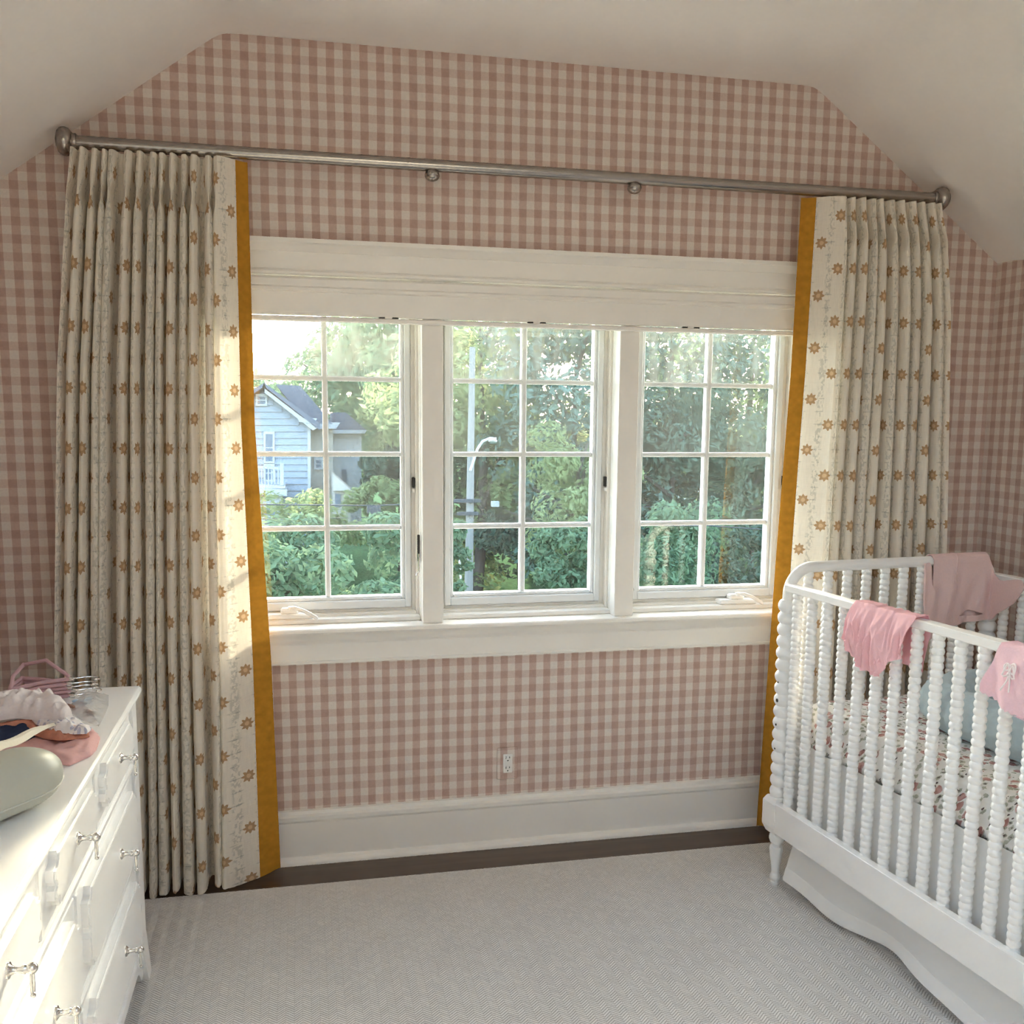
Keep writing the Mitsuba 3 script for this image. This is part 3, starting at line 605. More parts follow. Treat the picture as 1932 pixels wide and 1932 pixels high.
def ruffle(name, path, amp, wid, mat, mapf, n=90):
    P = np.zeros((n, 5, 3)); path = np.array(path, float); L = np.concatenate([[0], np.cumsum(np.linalg.norm(np.diff(path, axis=0), axis=1))])
    for i in range(n):
        s = L[-1] * i / (n - 1); a, b = np.interp(s, L, path[:, 0]), np.interp(s, L, path[:, 1])
        for j in range(5):
            q = j / 4; wv = amp * math.sin(s * 330) * q
            P[i, j] = mapf(a + 0.3 * wv, b + wid * q) ; P[i, j] += np.array([-math.cos(math.radians(CA)), -math.sin(math.radians(CA)), 0]) * (wv + 0.003)
    obj(name, grid_mesh(P), mat, smooth=True)
ruffle('baby_bloomers__ruffle', [(0.345, 0.120), (0.375, 0.150), (0.420, 0.178), (0.470, 0.182), (0.500, 0.180)], 0.006, 0.024, 'm_pink_silk', lambda a, b: rail_map(a, b, 0.006, silk_w, 0.010))
ruffle('baby_bloomers__ruffle', [(0.480, 0.150), (0.520, 0.128), (0.550, 0.122), (0.580, 0.112)], 0.006, 0.026, 'm_pink_silk', lambda a, b: rail_map(a, b, 0.008, silk_w, 0.012))
lab('baby_bloomers', 'bright pink ruffled baby bloomers over the front rail of the crib', 'baby clothing')
rw = lambda a, b: 0.007 * math.sin(a * 48 + b * 6) + 0.004 * math.sin(a * 95 - b * 20)
def scal(p0, p1, n, amp):
    out = []
    for i in range(n * 6):
        q = i / (n * 6); x = p0[0] + (p1[0] - p0[0]) * q; y = p0[1] + (p1[1] - p0[1]) * q; out.append((x, y + amp * abs(math.sin(PI * n * q))))
    return out
ro = [(0.872, -0.13), (1.05, -0.13), (1.055, 0.03), (1.075, 0.13)] + scal((1.085, 0.178), (0.960, 0.178), 7, 0.006) + scal((0.955, 0.176), (0.880, 0.160), 5, 0.006) + scal((0.878, 0.158), (0.834, 0.142), 3, 0.006) + [(0.838, 0.125), (0.855, 0.075), (0.872, 0.020)]
m, _ = sheet(ro, 0.009, lambda a, b: rail_map(a, b, 0.004, rw, 0.018), 0.0025); obj('baby_romper__body', m, 'm_pink_knit', smooth=60)
bow = []
def on_r(a, b, o=0.012): return rail_map(a, b, 0.004, rw, 0.018) + np.array([-math.cos(math.radians(CA)), -math.sin(math.radians(CA)), 0]) * o
ca, cb = 0.922, 0.083
for s in (-1, 1):
    bow.append(tube([on_r(ca + s * 0.018 * math.sin(t) * (1 - 0.0 * t), cb - 0.008 + 0.013 * math.cos(t) * s * 0.2 - 0.010 * math.sin(t / 2) ** 2 + 0.006 * math.sin(2 * t), 0.007) for t in np.linspace(0.0, PI, 14)], 0.0022, 7))
    bow.append(tube([on_r(ca, cb, 0.007)] + [on_r(ca + s * q * 0.016, cb - 0.02 * math.sin(q * PI) , 0.008) for q in np.linspace(0.1, 1, 8)] + [on_r(ca + s * 0.019, cb + 0.006, 0.007), on_r(ca + s * 0.012, cb + 0.009, 0.007), on_r(ca, cb + 0.001, 0.007)], 0.0022, 7))
    bow.append(tube([on_r(ca, cb, 0.007), on_r(ca + s * 0.004, cb + 0.018, 0.006), on_r(ca + s * 0.011 - 0.006, cb + 0.042, 0.006)], 0.0021, 7))
kn = trimesh.creation.icosphere(2, 0.0042); kn.apply_translation(on_r(ca, cb, 0.009)); bow.append(kn)
obj('baby_romper__bow', join(bow), 'm_ribbon', smooth=60); labels['baby_romper__bow'] = {'label': 'white ribbon bow'}
lab('baby_romper', 'pink baby romper with a white bow and scalloped hem over the crib front rail', 'baby clothing')

# ------------------------------------------------------------------ dresser
k = 'dresser'
DY0, DY1, DX = -0.625, -2.535, -0.440
top_prof = [(-0.975, 0.788), (-0.434, 0.788), (-0.431, 0.790), (-0.429, 0.795), (-0.425, 0.797), (-0.4215, 0.801), (-0.4205, 0.806), (-0.4225, 0.811), (-0.428, 0.8145), (-0.434, 0.815), (-0.975, 0.815)]
tp = extr_y(Polygon(top_prof), DY1 - 0.012, DY0 + 0.010)
corner = m3d.Manifold.batch_hull([m3d.Manifold.cylinder(0.1, 0.018, 0.018, 24).translate((x, y, 0.75)) for x in (-0.9565, -0.4385) for y in (DY0 - 0.006, DY1 + 0.004)])
tpm = m3d.Manifold(m3d.Mesh(np.array(tp.vertices, np.float32), np.array(tp.faces, np.uint32)))
obj(k + '__top', tri(tpm ^ corner), 'm_dresser', smooth=28)
obj(k + '__case', join(box(-0.955, DX - 0.022, DY1 + 0.01, DY0 - 0.01, 0.10, 0.788), box(DX - 0.03, DX - 0.004, DY1 + 0.01, DY0 - 0.01, 0.768, 0.789, 0.001)), 'm_dresser')
for i, y in enumerate((DY0 - 0.030, DY1 + 0.030)):
    sg = 1 if i == 0 else -1
    st = np.array([(-0.036, 0), (0.030, 0), (0.030, 0.66), (-0.036, 0.66)])
    obj(k + '__corner_post', box(DX - 0.045, DX + 0.004, y - 0.034, y + 0.026, 0.13, 0.788, 0.003), 'm_dresser')
    leg = trimesh.convex.convex_hull(np.array([(DX - 0.045, y - 0.05, 0.135), (DX + 0.004, y - 0.05, 0.135), (DX + 0.004, y + sg * 0.026, 0.135), (DX - 0.045, y + sg * 0.026, 0.135), (DX - 0.035, y - 0.012, 0.011), (DX + 0.012, y - 0.012, 0.011), (DX + 0.012, y + sg * 0.034, 0.011), (DX - 0.035, y + sg * 0.034, 0.011)]))
    obj(k + '__leg', leg, 'm_dresser')
    obj(k + '__leg', box(-0.95, -0.90, y - 0.03, y + 0.026, 0.011, 0.12, 0.002), 'm_dresser')
# apron with a curved end, rails between the drawer rows
apr = [(DY0 - 0.05, 0.150), (DY1 + 0.05, 0.150), (DY1 + 0.05, 0.030)] + [(DY1 + 0.08 + 0.05 * q, 0.030 + 0.045 * math.sin(q * PI / 2)) for q in np.linspace(0, 1, 8)] + [(DY0 - 0.13 + 0.05 * q, 0.075 - 0.045 * (1 - math.cos(q * PI / 2))) for q in np.linspace(0, 1, 8)] + [(DY0 - 0.05, 0.030)]
def extr_front(poly, x0, x1):
    """polygon in (y, z) extruded along +x."""
    m = trimesh.creation.extrude_polygon(poly, x1 - x0, engine='earcut')
    m.apply_transform(np.array([[0, 0, 1, x0], [1, 0, 0, 0], [0, 1, 0, 0], [0, 0, 0, 1.0]])); return m
obj(k + '__apron', join(extr_front(Polygon(apr).buffer(0), DX - 0.03, DX - 0.001), box(DX - 0.02, DX + 0.006, DY1 + 0.05, DY0 - 0.07, 0.118, 0.128, 0.004)), 'm_dresser')
for z in (0.622, 0.378):
    obj(k + '__rail', join(box(DX - 0.03, DX - 0.006, DY1 + 0.06, DY0 - 0.06, z - 0.020, z + 0.020, 0.001), box(DX - 0.02, DX + 0.002, DY1 + 0.06, DY0 - 0.06, z - 0.009, z + 0.009, 0.0045)), 'm_dresser')
def raised(yc, z0, z1, h, ear):
    zc = (z0 + z1) / 2; r = 0.026
    R = [(h, z1)] + [(h + ear - ear * math.cos(a), z1 - r * math.sin(a) - 0.004) for a in np.linspace(0.0, PI / 2, 8)]
    R = [(h, z1)] + [(h + 0.6 * ear * (1 - math.cos(a)) , z1 - 0.8 * r * math.sin(a)) for a in np.linspace(0, PI / 2, 7)] + [(h + ear, z1 - 0.85 * r), (h + ear, z1 - 1.35 * r)]
    R2 = [(h + ear, z0 + 1.35 * r), (h + ear, z0 + 0.85 * r)] + [(h + 0.6 * ear * (1 - math.cos(a)), z0 + 0.8 * r * math.sin(a)) for a in np.linspace(PI / 2, 0, 7)]
    if z1 - z0 > 0.13: mid = [(h + ear, zc + 0.012), (h + ear * 0.72, zc + 0.004), (h + ear * 0.72, zc - 0.004), (h + ear, zc - 0.012)]
    else: mid = [(h + ear, zc + 0.006), (h + ear * 0.72, zc + 0.002), (h + ear * 0.72, zc - 0.004), (h + ear, zc - 0.010)]
    rgt_ = [(-a, z) for a, z in R + mid + R2]; lft = [(a, z) for a, z in (R + mid + R2)[::-1]]
    pg = Polygon([(yc + a, z) for a, z in rgt_ + lft]).buffer(0)
    lo = extr_front(pg, DX - 0.005, DX + 0.0105)
    a = pg.buffer(-0.0045)
    hi = extr_front(a, DX + 0.010, DX + 0.0140)
    return join(lo, hi)
PULL = []
ball = trimesh.creation.icosphere(2, 0.0085); ball.apply_translation((0.032, 0, 0))
PULL.append(ball)
PULL.append(lathe([(0, -0.001), (0.0125, -0.001), (0.0120, 0.0025), (0.0075, 0.005), (0.0050, 0.009), (0.0046, 0.017), (0.0070, 0.023), (0.0050, 0.028), (0, 0.028)], 20, 'x'))
PULL.append(tube([(0.032, 0.0045 * c, -0.004 - z) for c, z in ((1, 0), (1.3, 0.012), (1.5, 0.026), (1.1, 0.034), (0, 0.037), (-1.1, 0.034), (-1.5, 0.026), (-1.3, 0.012), (-1, 0))], 0.0020, 8))
tip = trimesh.creation.icosphere(1, 0.0042); tip.apply_translation((0.032, 0, -0.0415)); PULL.append(tip)
pull_ply = mikit.ply(join(PULL), 'm_chrome', smooth=40)
def drawer(y0, y1, z0, z1, h, pulls):
    yc = (y0 + y1) / 2
    d = obj(k + '__drawer', box(DX - 0.022, DX - 0.003, y1 + 0.003, y0 - 0.003, z0, z1, 0.002), 'm_dresser')
    obj(d + '__panel', raised(yc, z0 + 0.020, z1 - 0.018, h, 0.030), 'm_dresser', smooth=20)
    for y in pulls: obj(d + '__pull', pull_ply, None, tw=T().translate([DX + 0.0140, y, (z0 + z1) / 2 + 0.012]))
    labels.setdefault(k + '__drawer__pull', {'label': 'polished drop pull'})
row = [-0.697, -1.142, -1.596, -2.05, -2.478]
for a, b in zip(row[:-1], row[1:]): drawer(a, b, 0.646, 0.784, 0.150, [(a + b) / 2 - 0.010])
for z0, z1 in ((0.394, 0.602), (0.152, 0.360)):
    for a, b in ((-0.697, -1.352), (-1.352, -1.843), (-1.843, -2.478)):
        hh = abs(b - a) / 2
        drawer(a, b, z0, z1, hh - 0.070, [(a + b) / 2 + 0.05] if b - a < -0.6 else [(a + b) / 2])
for y, z0, z1 in [(y, 0.644, 0.786) for y in row[1:-1]] + [(y, z0, z1) for y in (-1.352, -1.843) for z0, z1 in ((0.392, 0.604), (0.150, 0.362))]:
    obj(k + '__divider', box(DX - 0.025, DX + 0.001, y - 0.010, y + 0.010, z0, z1, 0.003), 'm_dresser')
lab(k, 'long white dresser with raised drawer panels and small drop pulls', 'dresser')

# ---- on the dresser: hangers, clothes, clip bag, changing cushion
ZD = 0.815
cloth('m_velvet', proc(lambda p, n, uv: mi.Color3f(0.52, 0.34, 0.37) * (0.9 + 0.2 * fbm(p.x * 200, p.y * 200, p.z * 200))), 0.0)
paint('m_velvet_s', (0.50, 0.32, 0.35), 0.8, 0.2)
def hanger_pts(tilt, z):
    N = np.array([0.0, 0.0, 0.0])
    return N
for i in range(5):
    hk = 'baby_hanger' + (f'_{i:03d}' if i else '')
    z = ZD + 0.0075 + 0.0115 * i; ox = -0.578 + 0.004 * math.sin(i * 2.0); oy = -0.712 + 0.010 * math.sin(i * 1.3 + 0.5)
    lift = 0.10 if i == 4 else 0.012
    A = np.array([ox - 0.115, oy - 0.080, z]); B = np.array([ox - 0.120, oy + 0.055, z + (0.028 if i == 4 else 0.006)])
    N = np.array([ox, oy, z]); up = np.array([0, 0, 1.0])
    def arm(P, bow): return [N, N + (P - N) * 0.08 + up * bow * 0.3, N + (P - N) * 0.5 + up * bow, P]
    body = [tube(arm(A, 0.004), 0.0048, 8), tube(arm(B, 0.030 if i == 4 else 0.004), 0.0048, 8), tube([A, (A + B) / 2 + np.array([-0.01, 0, 0.002]), B], 0.0046, 8)]
    for q in (A, B):
        b = trimesh.creation.icosphere(1, 0.0058); b.apply_translation(q); body.append(b)
    obj(hk + '__body', join(body), 'm_velvet_s', smooth=50)
    obj(hk + '__collar', tube([N + np.array([-0.004, 0, 0]), N + np.array([0.010, 0, 0])], 0.0062, 10), 'm_chrome', smooth=40)
    h = [(0.006, 0), (0.022, 0.001), (0.034, 0.010), (0.050, 0.016), (0.066, 0.010), (0.071, -0.006), (0.062, -0.018)]
    obj(hk + '__hook', tube([N + np.array([a, b * 0.9, 0.0015 * math.sin(a * 60)]) for a, b in h], 0.0017, 8), 'm_chrome', smooth=40)
    tipb = trimesh.creation.icosphere(1, 0.0031); tipb.apply_translation(N + np.array([0.062, -0.0165, 0.0])); obj(hk + '__hook_tip', tipb, 'm_chrome', smooth=True)
    lab(hk, ['pink velvet baby hanger with chrome hook at the bottom of the hanger stack', 'pink velvet baby hanger second from the bottom of the hanger stack', 'pink velvet baby hanger in the middle of the hanger stack', 'pink velvet baby hanger second from the top of the hanger stack', 'pink velvet baby hanger with a raised arm on top of the hanger stack'][i], 'hanger', 'baby hangers stacked on the dresser')
def garment(key, outline, z0, h, mat, seed, step=0.006, wr=0.5, sc=60, lean=(0, 0)):
    poly = Polygon(outline).buffer(0.004).buffer(-0.004)
    def mapf(a, b):
        d = poly.exterior.distance(Point(a, b)); e = min(1, d / 0.022)
        q = meshkit.fbm(np.array([[a * sc + seed, b * sc * 0.7, 0.3]]), 3, seed)[0] - 0.5
        q2 = meshkit.noise(np.array([[a * sc * 0.35 + seed, b * sc * 0.5, 4.0]]), seed)[0] - 0.5
        return (a, b, z0 + h * (0.30 + 0.70 * math.sqrt(e * (2 - e))) + h * wr * (q + 0.6 * q2 + 0.9 * (0.35 - abs(2 * meshkit.noise(np.array([[a * sc * 0.8 + seed, b * sc * 0.45, 9.0]]), seed + 3)[0] - 1))) * (0.35 + 0.65 * e))
    m, V = sheet(list(poly.exterior.coords)[:-1], step, mapf, 0)
    n = len(V); bot = np.array(m.vertices); bot[:, 2] = np.minimum(z0 + 0.0008, bot[:, 2] - 0.002)
    F = np.array(m.faces); ed = np.vstack([F[:, [0, 1]], F[:, [1, 2]], F[:, [2, 0]]]); so = np.sort(ed, 1)
    _, idx, cnt = np.unique(so[:, 0] * n + so[:, 1], return_index=True, return_counts=True); f = ed[idx[cnt == 1]]
    side = np.vstack([np.stack([f[:, 1], f[:, 0], f[:, 0] + n], -1), np.stack([f[:, 1], f[:, 0] + n, f[:, 1] + n], -1)])
    return obj(key, trimesh.Trimesh(np.vstack([m.vertices, bot]), np.vstack([F, F[:, ::-1] + n, side]), process=False), mat, smooth=50)
cf = lambda c, k2=0.1, s2=240: proc(lambda p, n, uv: mi.Color3f(*c) * (1 - k2 / 2 + k2 * fbm(p.x * s2, p.y * s2, p.z * s2)))
matte('m_g_pink', cf((0.70, 0.43, 0.42))); matte('m_g_rust', cf((0.52, 0.235, 0.165), 0.3, 120)); matte('m_g_navy', cf((0.035, 0.045, 0.085)))
matte('m_g_white', cf((0.72, 0.66, 0.66))); matte('m_g_cream', cf((0.78, 0.73, 0.62)))
def patt_fn(p, n, uv):
    f, s2, w = voronoi(p.x / 0.011, p.y / 0.011)
    return mix((0.76, 0.72, 0.72), (0.38, 0.38, 0.50), smoothstep(0.42, 0.30, f) * dr.select(w < 0.55, 0.85, 0.0))
matte('m_g_patt', proc(patt_fn))
garment('folded_garment', [(-0.80, -0.92), (-0.66, -0.93), (-0.555, -1.005), (-0.47, -0.996), (-0.443, -1.054), (-0.436, -1.128), (-0.440, -1.169), (-0.470, -1.222), (-0.500, -1.200), (-0.60, -1.16), (-0.80, -1.16)], ZD, 0.020, 'm_g_pink', 2)
lab('folded_garment', 'pink baby garment at the bottom of the clothes pile on the dresser', 'baby clothing', 'folded baby clothes on the dresser')
garment('folded_garment_001', [(-0.72, -1.00), (-0.632, -1.002), (-0.60, -1.015), (-0.575, -1.045), (-0.565, -1.071), (-0.588, -1.090), (-0.620, -1.095), (-0.70, -1.08)], ZD + 0.014, 0.024, 'm_g_navy', 5)
lab('folded_garment_001', 'rolled navy baby garment tucked inside the clothes pile on the dresser', 'baby clothing', 'folded baby clothes on the dresser')
garment('folded_garment_002', [(-0.78, -0.93), (-0.67, -0.955), (-0.618, -0.960), (-0.583, -0.99), (-0.544, -1.04), (-0.500, -1.07), (-0.461, -1.085), (-0.452, -1.112), (-0.481, -1.125), (-0.512, -1.125), (-0.540, -1.108), (-0.575, -1.075), (-0.605, -1.035), (-0.65, -1.035), (-0.72, -1.05), (-0.80, -1.04)], ZD + 0.024, 0.018, 'm_g_rust', 9, 0.005, 0.9, 90)
lab('folded_garment_002', 'rust coloured baby garment with a wavy edge in the clothes pile on the dresser', 'baby clothing', 'folded baby clothes on the dresser')
garment('folded_garment_003', [(-0.78, -0.90), (-0.663, -0.960), (-0.610, -0.960), (-0.574, -0.97), (-0.514, -1.010), (-0.471, -1.065), (-0.450, -1.100), (-0.455, -1.128), (-0.479, -1.126), (-0.522, -1.105), (-0.551, -1.070), (-0.589, -1.025), (-0.626, -1.008), (-0.700, -1.015), (-0.80, -1.0)], ZD + 0.036, 0.016, 'm_g_patt', 14, 0.005, 0.9, 80)
lab('folded_garment_003', 'white baby garment with a small blue-grey print in the clothes pile', 'baby clothing', 'folded baby clothes on the dresser')
garment('folded_garment_004', [(-0.80, -0.85), (-0.682, -0.885), (-0.650, -0.873), (-0.632, -0.867), (-0.601, -0.880), (-0.568, -0.905), (-0.520, -0.985), (-0.500, -1.040), (-0.512, -1.072), (-0.551, -1.050), (-0.619, -1.020), (-0.660, -1.030), (-0.80, -1.03)], ZD + 0.046, 0.034, 'm_g_white', 21, 0.005, 0.7, 55)
lab('folded_garment_004', 'rumpled white satin baby garment on top of the clothes pile on the dresser', 'baby clothing', 'folded baby clothes on the dresser')
# clear bag with hair clips
bsdf('m_bag', {'type': 'blendbsdf', 'weight': 0.30, 'a': {'type': 'thindielectric', 'int_ior': 1.4}, 'b': {'type': 'twosided', 'x': {'type': 'roughplastic', 'diffuse_reflectance': rgb(0.8, 0.8, 0.8), 'alpha': 0.15}}})
bagp = [(-0.554, -0.660), (-0.490, -0.695), (-0.472, -0.795), (-0.465, -0.891), (-0.463, -0.962), (-0.509, -0.909), (-0.543, -0.85), (-0.565, -0.76)]
bpoly = Polygon(bagp)
def bag_map(a, b):
    d = bpoly.exterior.distance(Point(a, b)); e = min(1, d / 0.03)
    return (a, b, ZD + 0.0015 + 0.012 * e + 0.012 * e * (meshkit.fbm(np.array([[a * 60, b * 60, 1.0]]), 3, 4)[0] - 0.4))
m, _ = sheet(bagp, 0.006, bag_map, 0); obj('clip_bag', m, 'm_bag', smooth=False)
lab('clip_bag', 'clear plastic bag of hair clips beside the hangers on the dresser', 'plastic bag')
paint('m_blue', (0.50, 0.68, 0.82), 0.5); paint('m_brown', (0.30, 0.19, 0.15), 0.35)
def clip(key, x, y, ang, mat, L, label, bowed=False):
    ms = [trimesh.creation.icosphere(2, 1.0)]; ms[0].apply_scale((0.006, L, 0.0035)); ms[0].apply_translation((0, 0, 0.0045))
    ms.append(box(-0.0035, 0.0035, -L * 1.1, L * 0.5, 0.001, 0.003, 0.0008))
    if bowed:
        for sg in (-1, 1):
            b = trimesh.creation.icosphere(2, 1.0); b.apply_scale((0.014, 0.009, 0.004)); b.apply_transform(trimesh.transformations.rotation_matrix(sg * 0.5, [0, 0, 1])); b.apply_translation((sg * 0.012, 0.010, 0.006)); ms.append(b)
    m = join(ms); m.apply_transform(trimesh.transformations.rotation_matrix(ang, [0, 0, 1])); m.apply_translation((x, y, ZD)); obj(key, m, mat, smooth=40); lab(key, label, 'hair clip')
clip('hair_clip', -0.535, -0.755, 0.6, 'm_blue', 0.016, 'light blue bow hair clip inside the clear bag', True)
clip('hair_clip_001', -0.560, -0.790, 0.7, 'm_brown', 0.022, 'brown hair clip nearest the hangers in the clear bag')
clip('hair_clip_002', -0.505, -0.850, 0.7, 'm_brown', 0.026, 'dark brown hair clip nearest the dresser front in the clear bag')
# changing cushion: a long rounded bolster with a seam, a cream cloth across it
paint('m_cushion', cf((0.40, 0.41, 0.36), 0.03, 300), 0.38, 0.5)
paint('m_seam', (0.50, 0.51, 0.46), 0.4, 0.5)
A0, A1 = np.array([-0.486, -1.395]), np.array([-0.80, -1.83]); ax = (A1 - A0) / np.linalg.norm(A1 - A0); pr = np.array([-ax[1], ax[0]]); LEN = np.linalg.norm(A1 - A0)
def cushion_pt(s, b, o=0.0):
    """s: length along the axis from the near tip; b: angle around it."""
    r = 0.085; q = 1.0 if s > r else math.sqrt(max(0, 1 - (1 - s / r) ** 2)) ** 0.9
    if s > LEN + r: q = math.sqrt(max(0, 1 - ((s - LEN - r) / r) ** 2))
    cb, sb = math.cos(b), math.sin(b); ex = lambda v, p: math.copysign(abs(v) ** p, v)
    w, hh = (0.067 + o) * q, (0.047 + o) * (0.25 + 0.75 * q if q > 0 else 0)
    c = A0 + ax * (s - r * 0.45) + pr * w * ex(cb, 0.9)
    return np.array([c[0], c[1], ZD + 0.0545 + (0.0535 + o) * q * ex(sb, 0.85)])
ss = np.concatenate([0.085 * (1 - np.cos(np.linspace(0, PI / 2, 26))), np.linspace(0.095, LEN + 0.085, 26), LEN + 0.085 + 0.085 * np.sin(np.linspace(0.08, PI / 2, 16))])
Pc = np.array([[cushion_pt(s, b) for b in np.linspace(0, 2 * PI, 49)] for s in ss])
m = grid_mesh(Pc); m.merge_vertices(); m.fix_normals(); obj('changing_cushion__body', m, 'm_cushion', smooth=True)
obj('changing_cushion__seam', tube([cushion_pt(s, PI + 0.30 if False else 2 * PI - 0.30, 0.0005) for s in np.concatenate([np.linspace(0.012, 0.1, 20), np.linspace(0.12, LEN, 20)])] , 0.0016, 6), 'm_seam', smooth=60)
lab('changing_cushion', 'sage grey rounded vinyl changing cushion near the front of the dresser', 'cushion')
st = [(-0.520, -1.115, 0.874), (-0.548, -1.155, 0.878), (-0.560, -1.255, 0.890), (-0.575, -1.345, 0.910), (-0.600, -1.440, 0.916), (-0.640, -1.530, 0.917)]
wd = [0.010, 0.012, 0.016, 0.024, 0.040, 0.060]
Ps = []
for (x, y, z), w in zip(st, wd):
    Ps.append([(x + pr[0] * w * q, y + pr[1] * w * q, z + 0.003 * math.sin(q * 5 + y * 60) - 0.010 * q * q * (w / 0.03)) for q in np.linspace(-1, 1, 9)])
Ps = np.array(Ps); from scipy.interpolate import interp1d
Pd = interp1d(np.linspace(0, 1, len(Ps)), Ps, axis=0, kind='quadratic')(np.linspace(0, 1, 40))
obj('cream_cloth', grid_mesh(Pd), 'm_g_cream', smooth=True)
lab('cream_cloth', 'narrow cream cloth trailing from the clothes pile over the changing cushion', 'cloth')

# ------------------------------------------------------------------ outside
RM = np.array([math.cos(ROLL) * rgt + math.sin(ROLL) * np.cross(rgt, fwd), -upv, fwd])
def at(x, y, Y):
    """the point at distance Y beyond the window wall on the line of sight through a place in the photograph"""
    d = RM.T @ np.array([(x - 965.8) / 1819.1, (y - 1045.1) / 1819.1, 1.0]); return CAM + d * ((Y - CAM[1]) / d[1])
GZ = -3.3
def lawn_fn(p, n, uv): return mix((0.05, 0.105, 0.055), (0.085, 0.15, 0.08), fbm(p.x * 2.2, p.y * 2.2, 0.4, octaves=5)) * (0.8 + 0.4 * noise(p.x * 25, p.y * 9, 1.0))
matte('m_lawn', proc(lawn_fn))
gx = np.linspace(-60, 90, 60); gy = np.linspace(0.6, 120, 60)
P = np.array([[(x, y, GZ + 0.5 * (meshkit.fbm(np.array([[x * 0.08, y * 0.08, 0]]), 2, 3)[0] - 0.5) + 0.055 * min(20, max(0, y - 12))) for x in gx] for y in gy])
m = grid_mesh(P); obj('lawn', m, 'm_lawn', smooth=True); labels['lawn'] = {'kind': 'structure', 'label': 'sloping green lawn below the window'}
bsdf('m_bark', {'type': 'twosided', 'b': {'type': 'diffuse', 'reflectance': proc(lambda p, n, uv: mix((0.05, 0.042, 0.035), (0.12, 0.10, 0.085), fbm(p.x * 14, p.y * 14, p.z * 3)))}})
LEAF = {}
def leaf_mat(name, dark, light, trans):
    def fn(p, n, uv):
        return mix(dark, light, fbm(p.x * 0.9, p.y * 0.9, p.z * 0.9)) * (0.75 + 0.5 * cell_rand(dr.floor(p.x * 9), dr.floor(p.y * 9), dr.floor(p.z * 9)))
    cloth('m_leaf_' + name, proc(fn), trans, 0.6); return 'm_leaf_' + name
leaf_mat('dark', (0.065, 0.10, 0.07), (0.17, 0.22, 0.15), 0.7)
leaf_mat('mid', (0.10, 0.175, 0.10), (0.24, 0.33, 0.19), 0.9)
leaf_mat('lime', (0.21, 0.28, 0.12), (0.43, 0.47, 0.24), 1.2)
leaf_mat('spruce', (0.09, 0.145, 0.11), (0.21, 0.29, 0.225), 0.8)
def foliage(c, rad, n, size, seed, clumps=26):
    R = np.random.default_rng(seed); c = np.array(c, float); rad = np.array(rad, float)
    d = R.normal(size=(clumps, 3)); d /= np.linalg.norm(d, axis=1, keepdims=True)
    cc = d * rad * R.uniform(0.45, 0.92, (clumps, 1)); cr = R.uniform(0.28, 0.46, clumps) * rad.min() if rad.max() / rad.min() < 3 else R.uniform(0.4, 0.6, clumps) * rad.min()
    k = R.integers(0, clumps, n); q = R.normal(size=(n, 3)); q /= np.linalg.norm(q, axis=1, keepdims=True)
    p = cc[k] + q * (cr[k] * R.uniform(0.55, 1.05, n) ** 0.5)[:, None] * np.array([1.15, 1.0, 0.9])
    nrm = q + R.normal(0, 0.55, (n, 3)) + np.array([0, 0, 0.35]); nrm /= np.linalg.norm(nrm, axis=1, keepdims=True)
    a = np.cross(nrm, R.normal(size=(n, 3))); a /= np.linalg.norm(a, axis=1, keepdims=True); b = np.cross(nrm, a)
    s = (size * R.uniform(0.6, 1.3, n))[:, None]
    V = np.stack([p - a * s, p + b * s * 0.42 + a * s * 0.1, p + a * s, p - b * s * 0.42 + a * s * 0.1], 1) + c
    V = V.reshape(-1, 3); i = np.arange(n) * 4
    F = np.vstack([np.stack([i, i + 1, i + 2], -1), np.stack([i, i + 2, i + 3], -1)])
    return trimesh.Trimesh(V, F, process=False)
def tree(px, py, Y, rx, rz, kind, n, size, label, seed, trunk=True, cat='tree', key='tree', group=None, ry=None):
    c = at(px, py, Y); base, i = key, 0
    while key in labels: i += 1; key = f'{base}_{i:03d}'
    obj(key + '__foliage', foliage(c, (rx, ry or rx * 0.8, rz), n, size, seed, clumps=34 if rz > 3 else 22), 'm_leaf_' + kind)
    gz = GZ + 0.055 * min(20, max(0, Y - 12)) - 0.3
    if trunk and cat == 'tree':
        R = np.random.default_rng(seed + 500); ms = [tube([(c[0] + R.normal(0, .1), c[1], gz), (c[0] + R.normal(0, .15), c[1], gz + (c[2] - gz) * 0.5), (c[0], c[1], c[2] + rz * 0.3)], [0.020 * rz + 0.05, 0.014 * rz + 0.04, 0.03], 10)]
        for j in range(4):
            z0 = c[2] - rz * 0.5 + j * rz * 0.25; e = np.array([R.normal(0, rx * 0.5), R.normal(0, rx * 0.3), rz * 0.3])
            ms.append(tube([(c[0], c[1], z0), np.array([c[0], c[1], z0]) + e * 0.6, np.array([c[0], c[1], z0]) + e], [0.05, 0.035, 0.015], 6))
        obj(key + ('__trunk' if cat == 'tree' else '__stems'), join(ms), 'm_bark', smooth=40)
    lab(key, label, cat, group)
tree(735, 700, 30, 3.2, 4.2, 'mid', 9000, 0.16, 'tall green tree rising against the white sky right of the house', 11)
tree(640, 760, 36, 5.5, 3.0, 'mid', 7000, 0.20, 'far green tree behind the house roofs', 12)
tree(752, 800, 22, 1.15, 1.7, 'lime', 4400, 0.10, 'sunny yellow-green tree beside the white wing of the house', 13)
tree(748, 893, 20, 0.85, 0.85, 'dark', 2600, 0.10, 'dark rounded shrub under the yellow-green tree', 14, cat='shrub', key='shrub')
tree(716, 940, 18, 0.75, 0.42, 'lime', 2600, 0.075, 'low yellow-green shrub in front of the house', 15, cat='shrub', key='shrub')
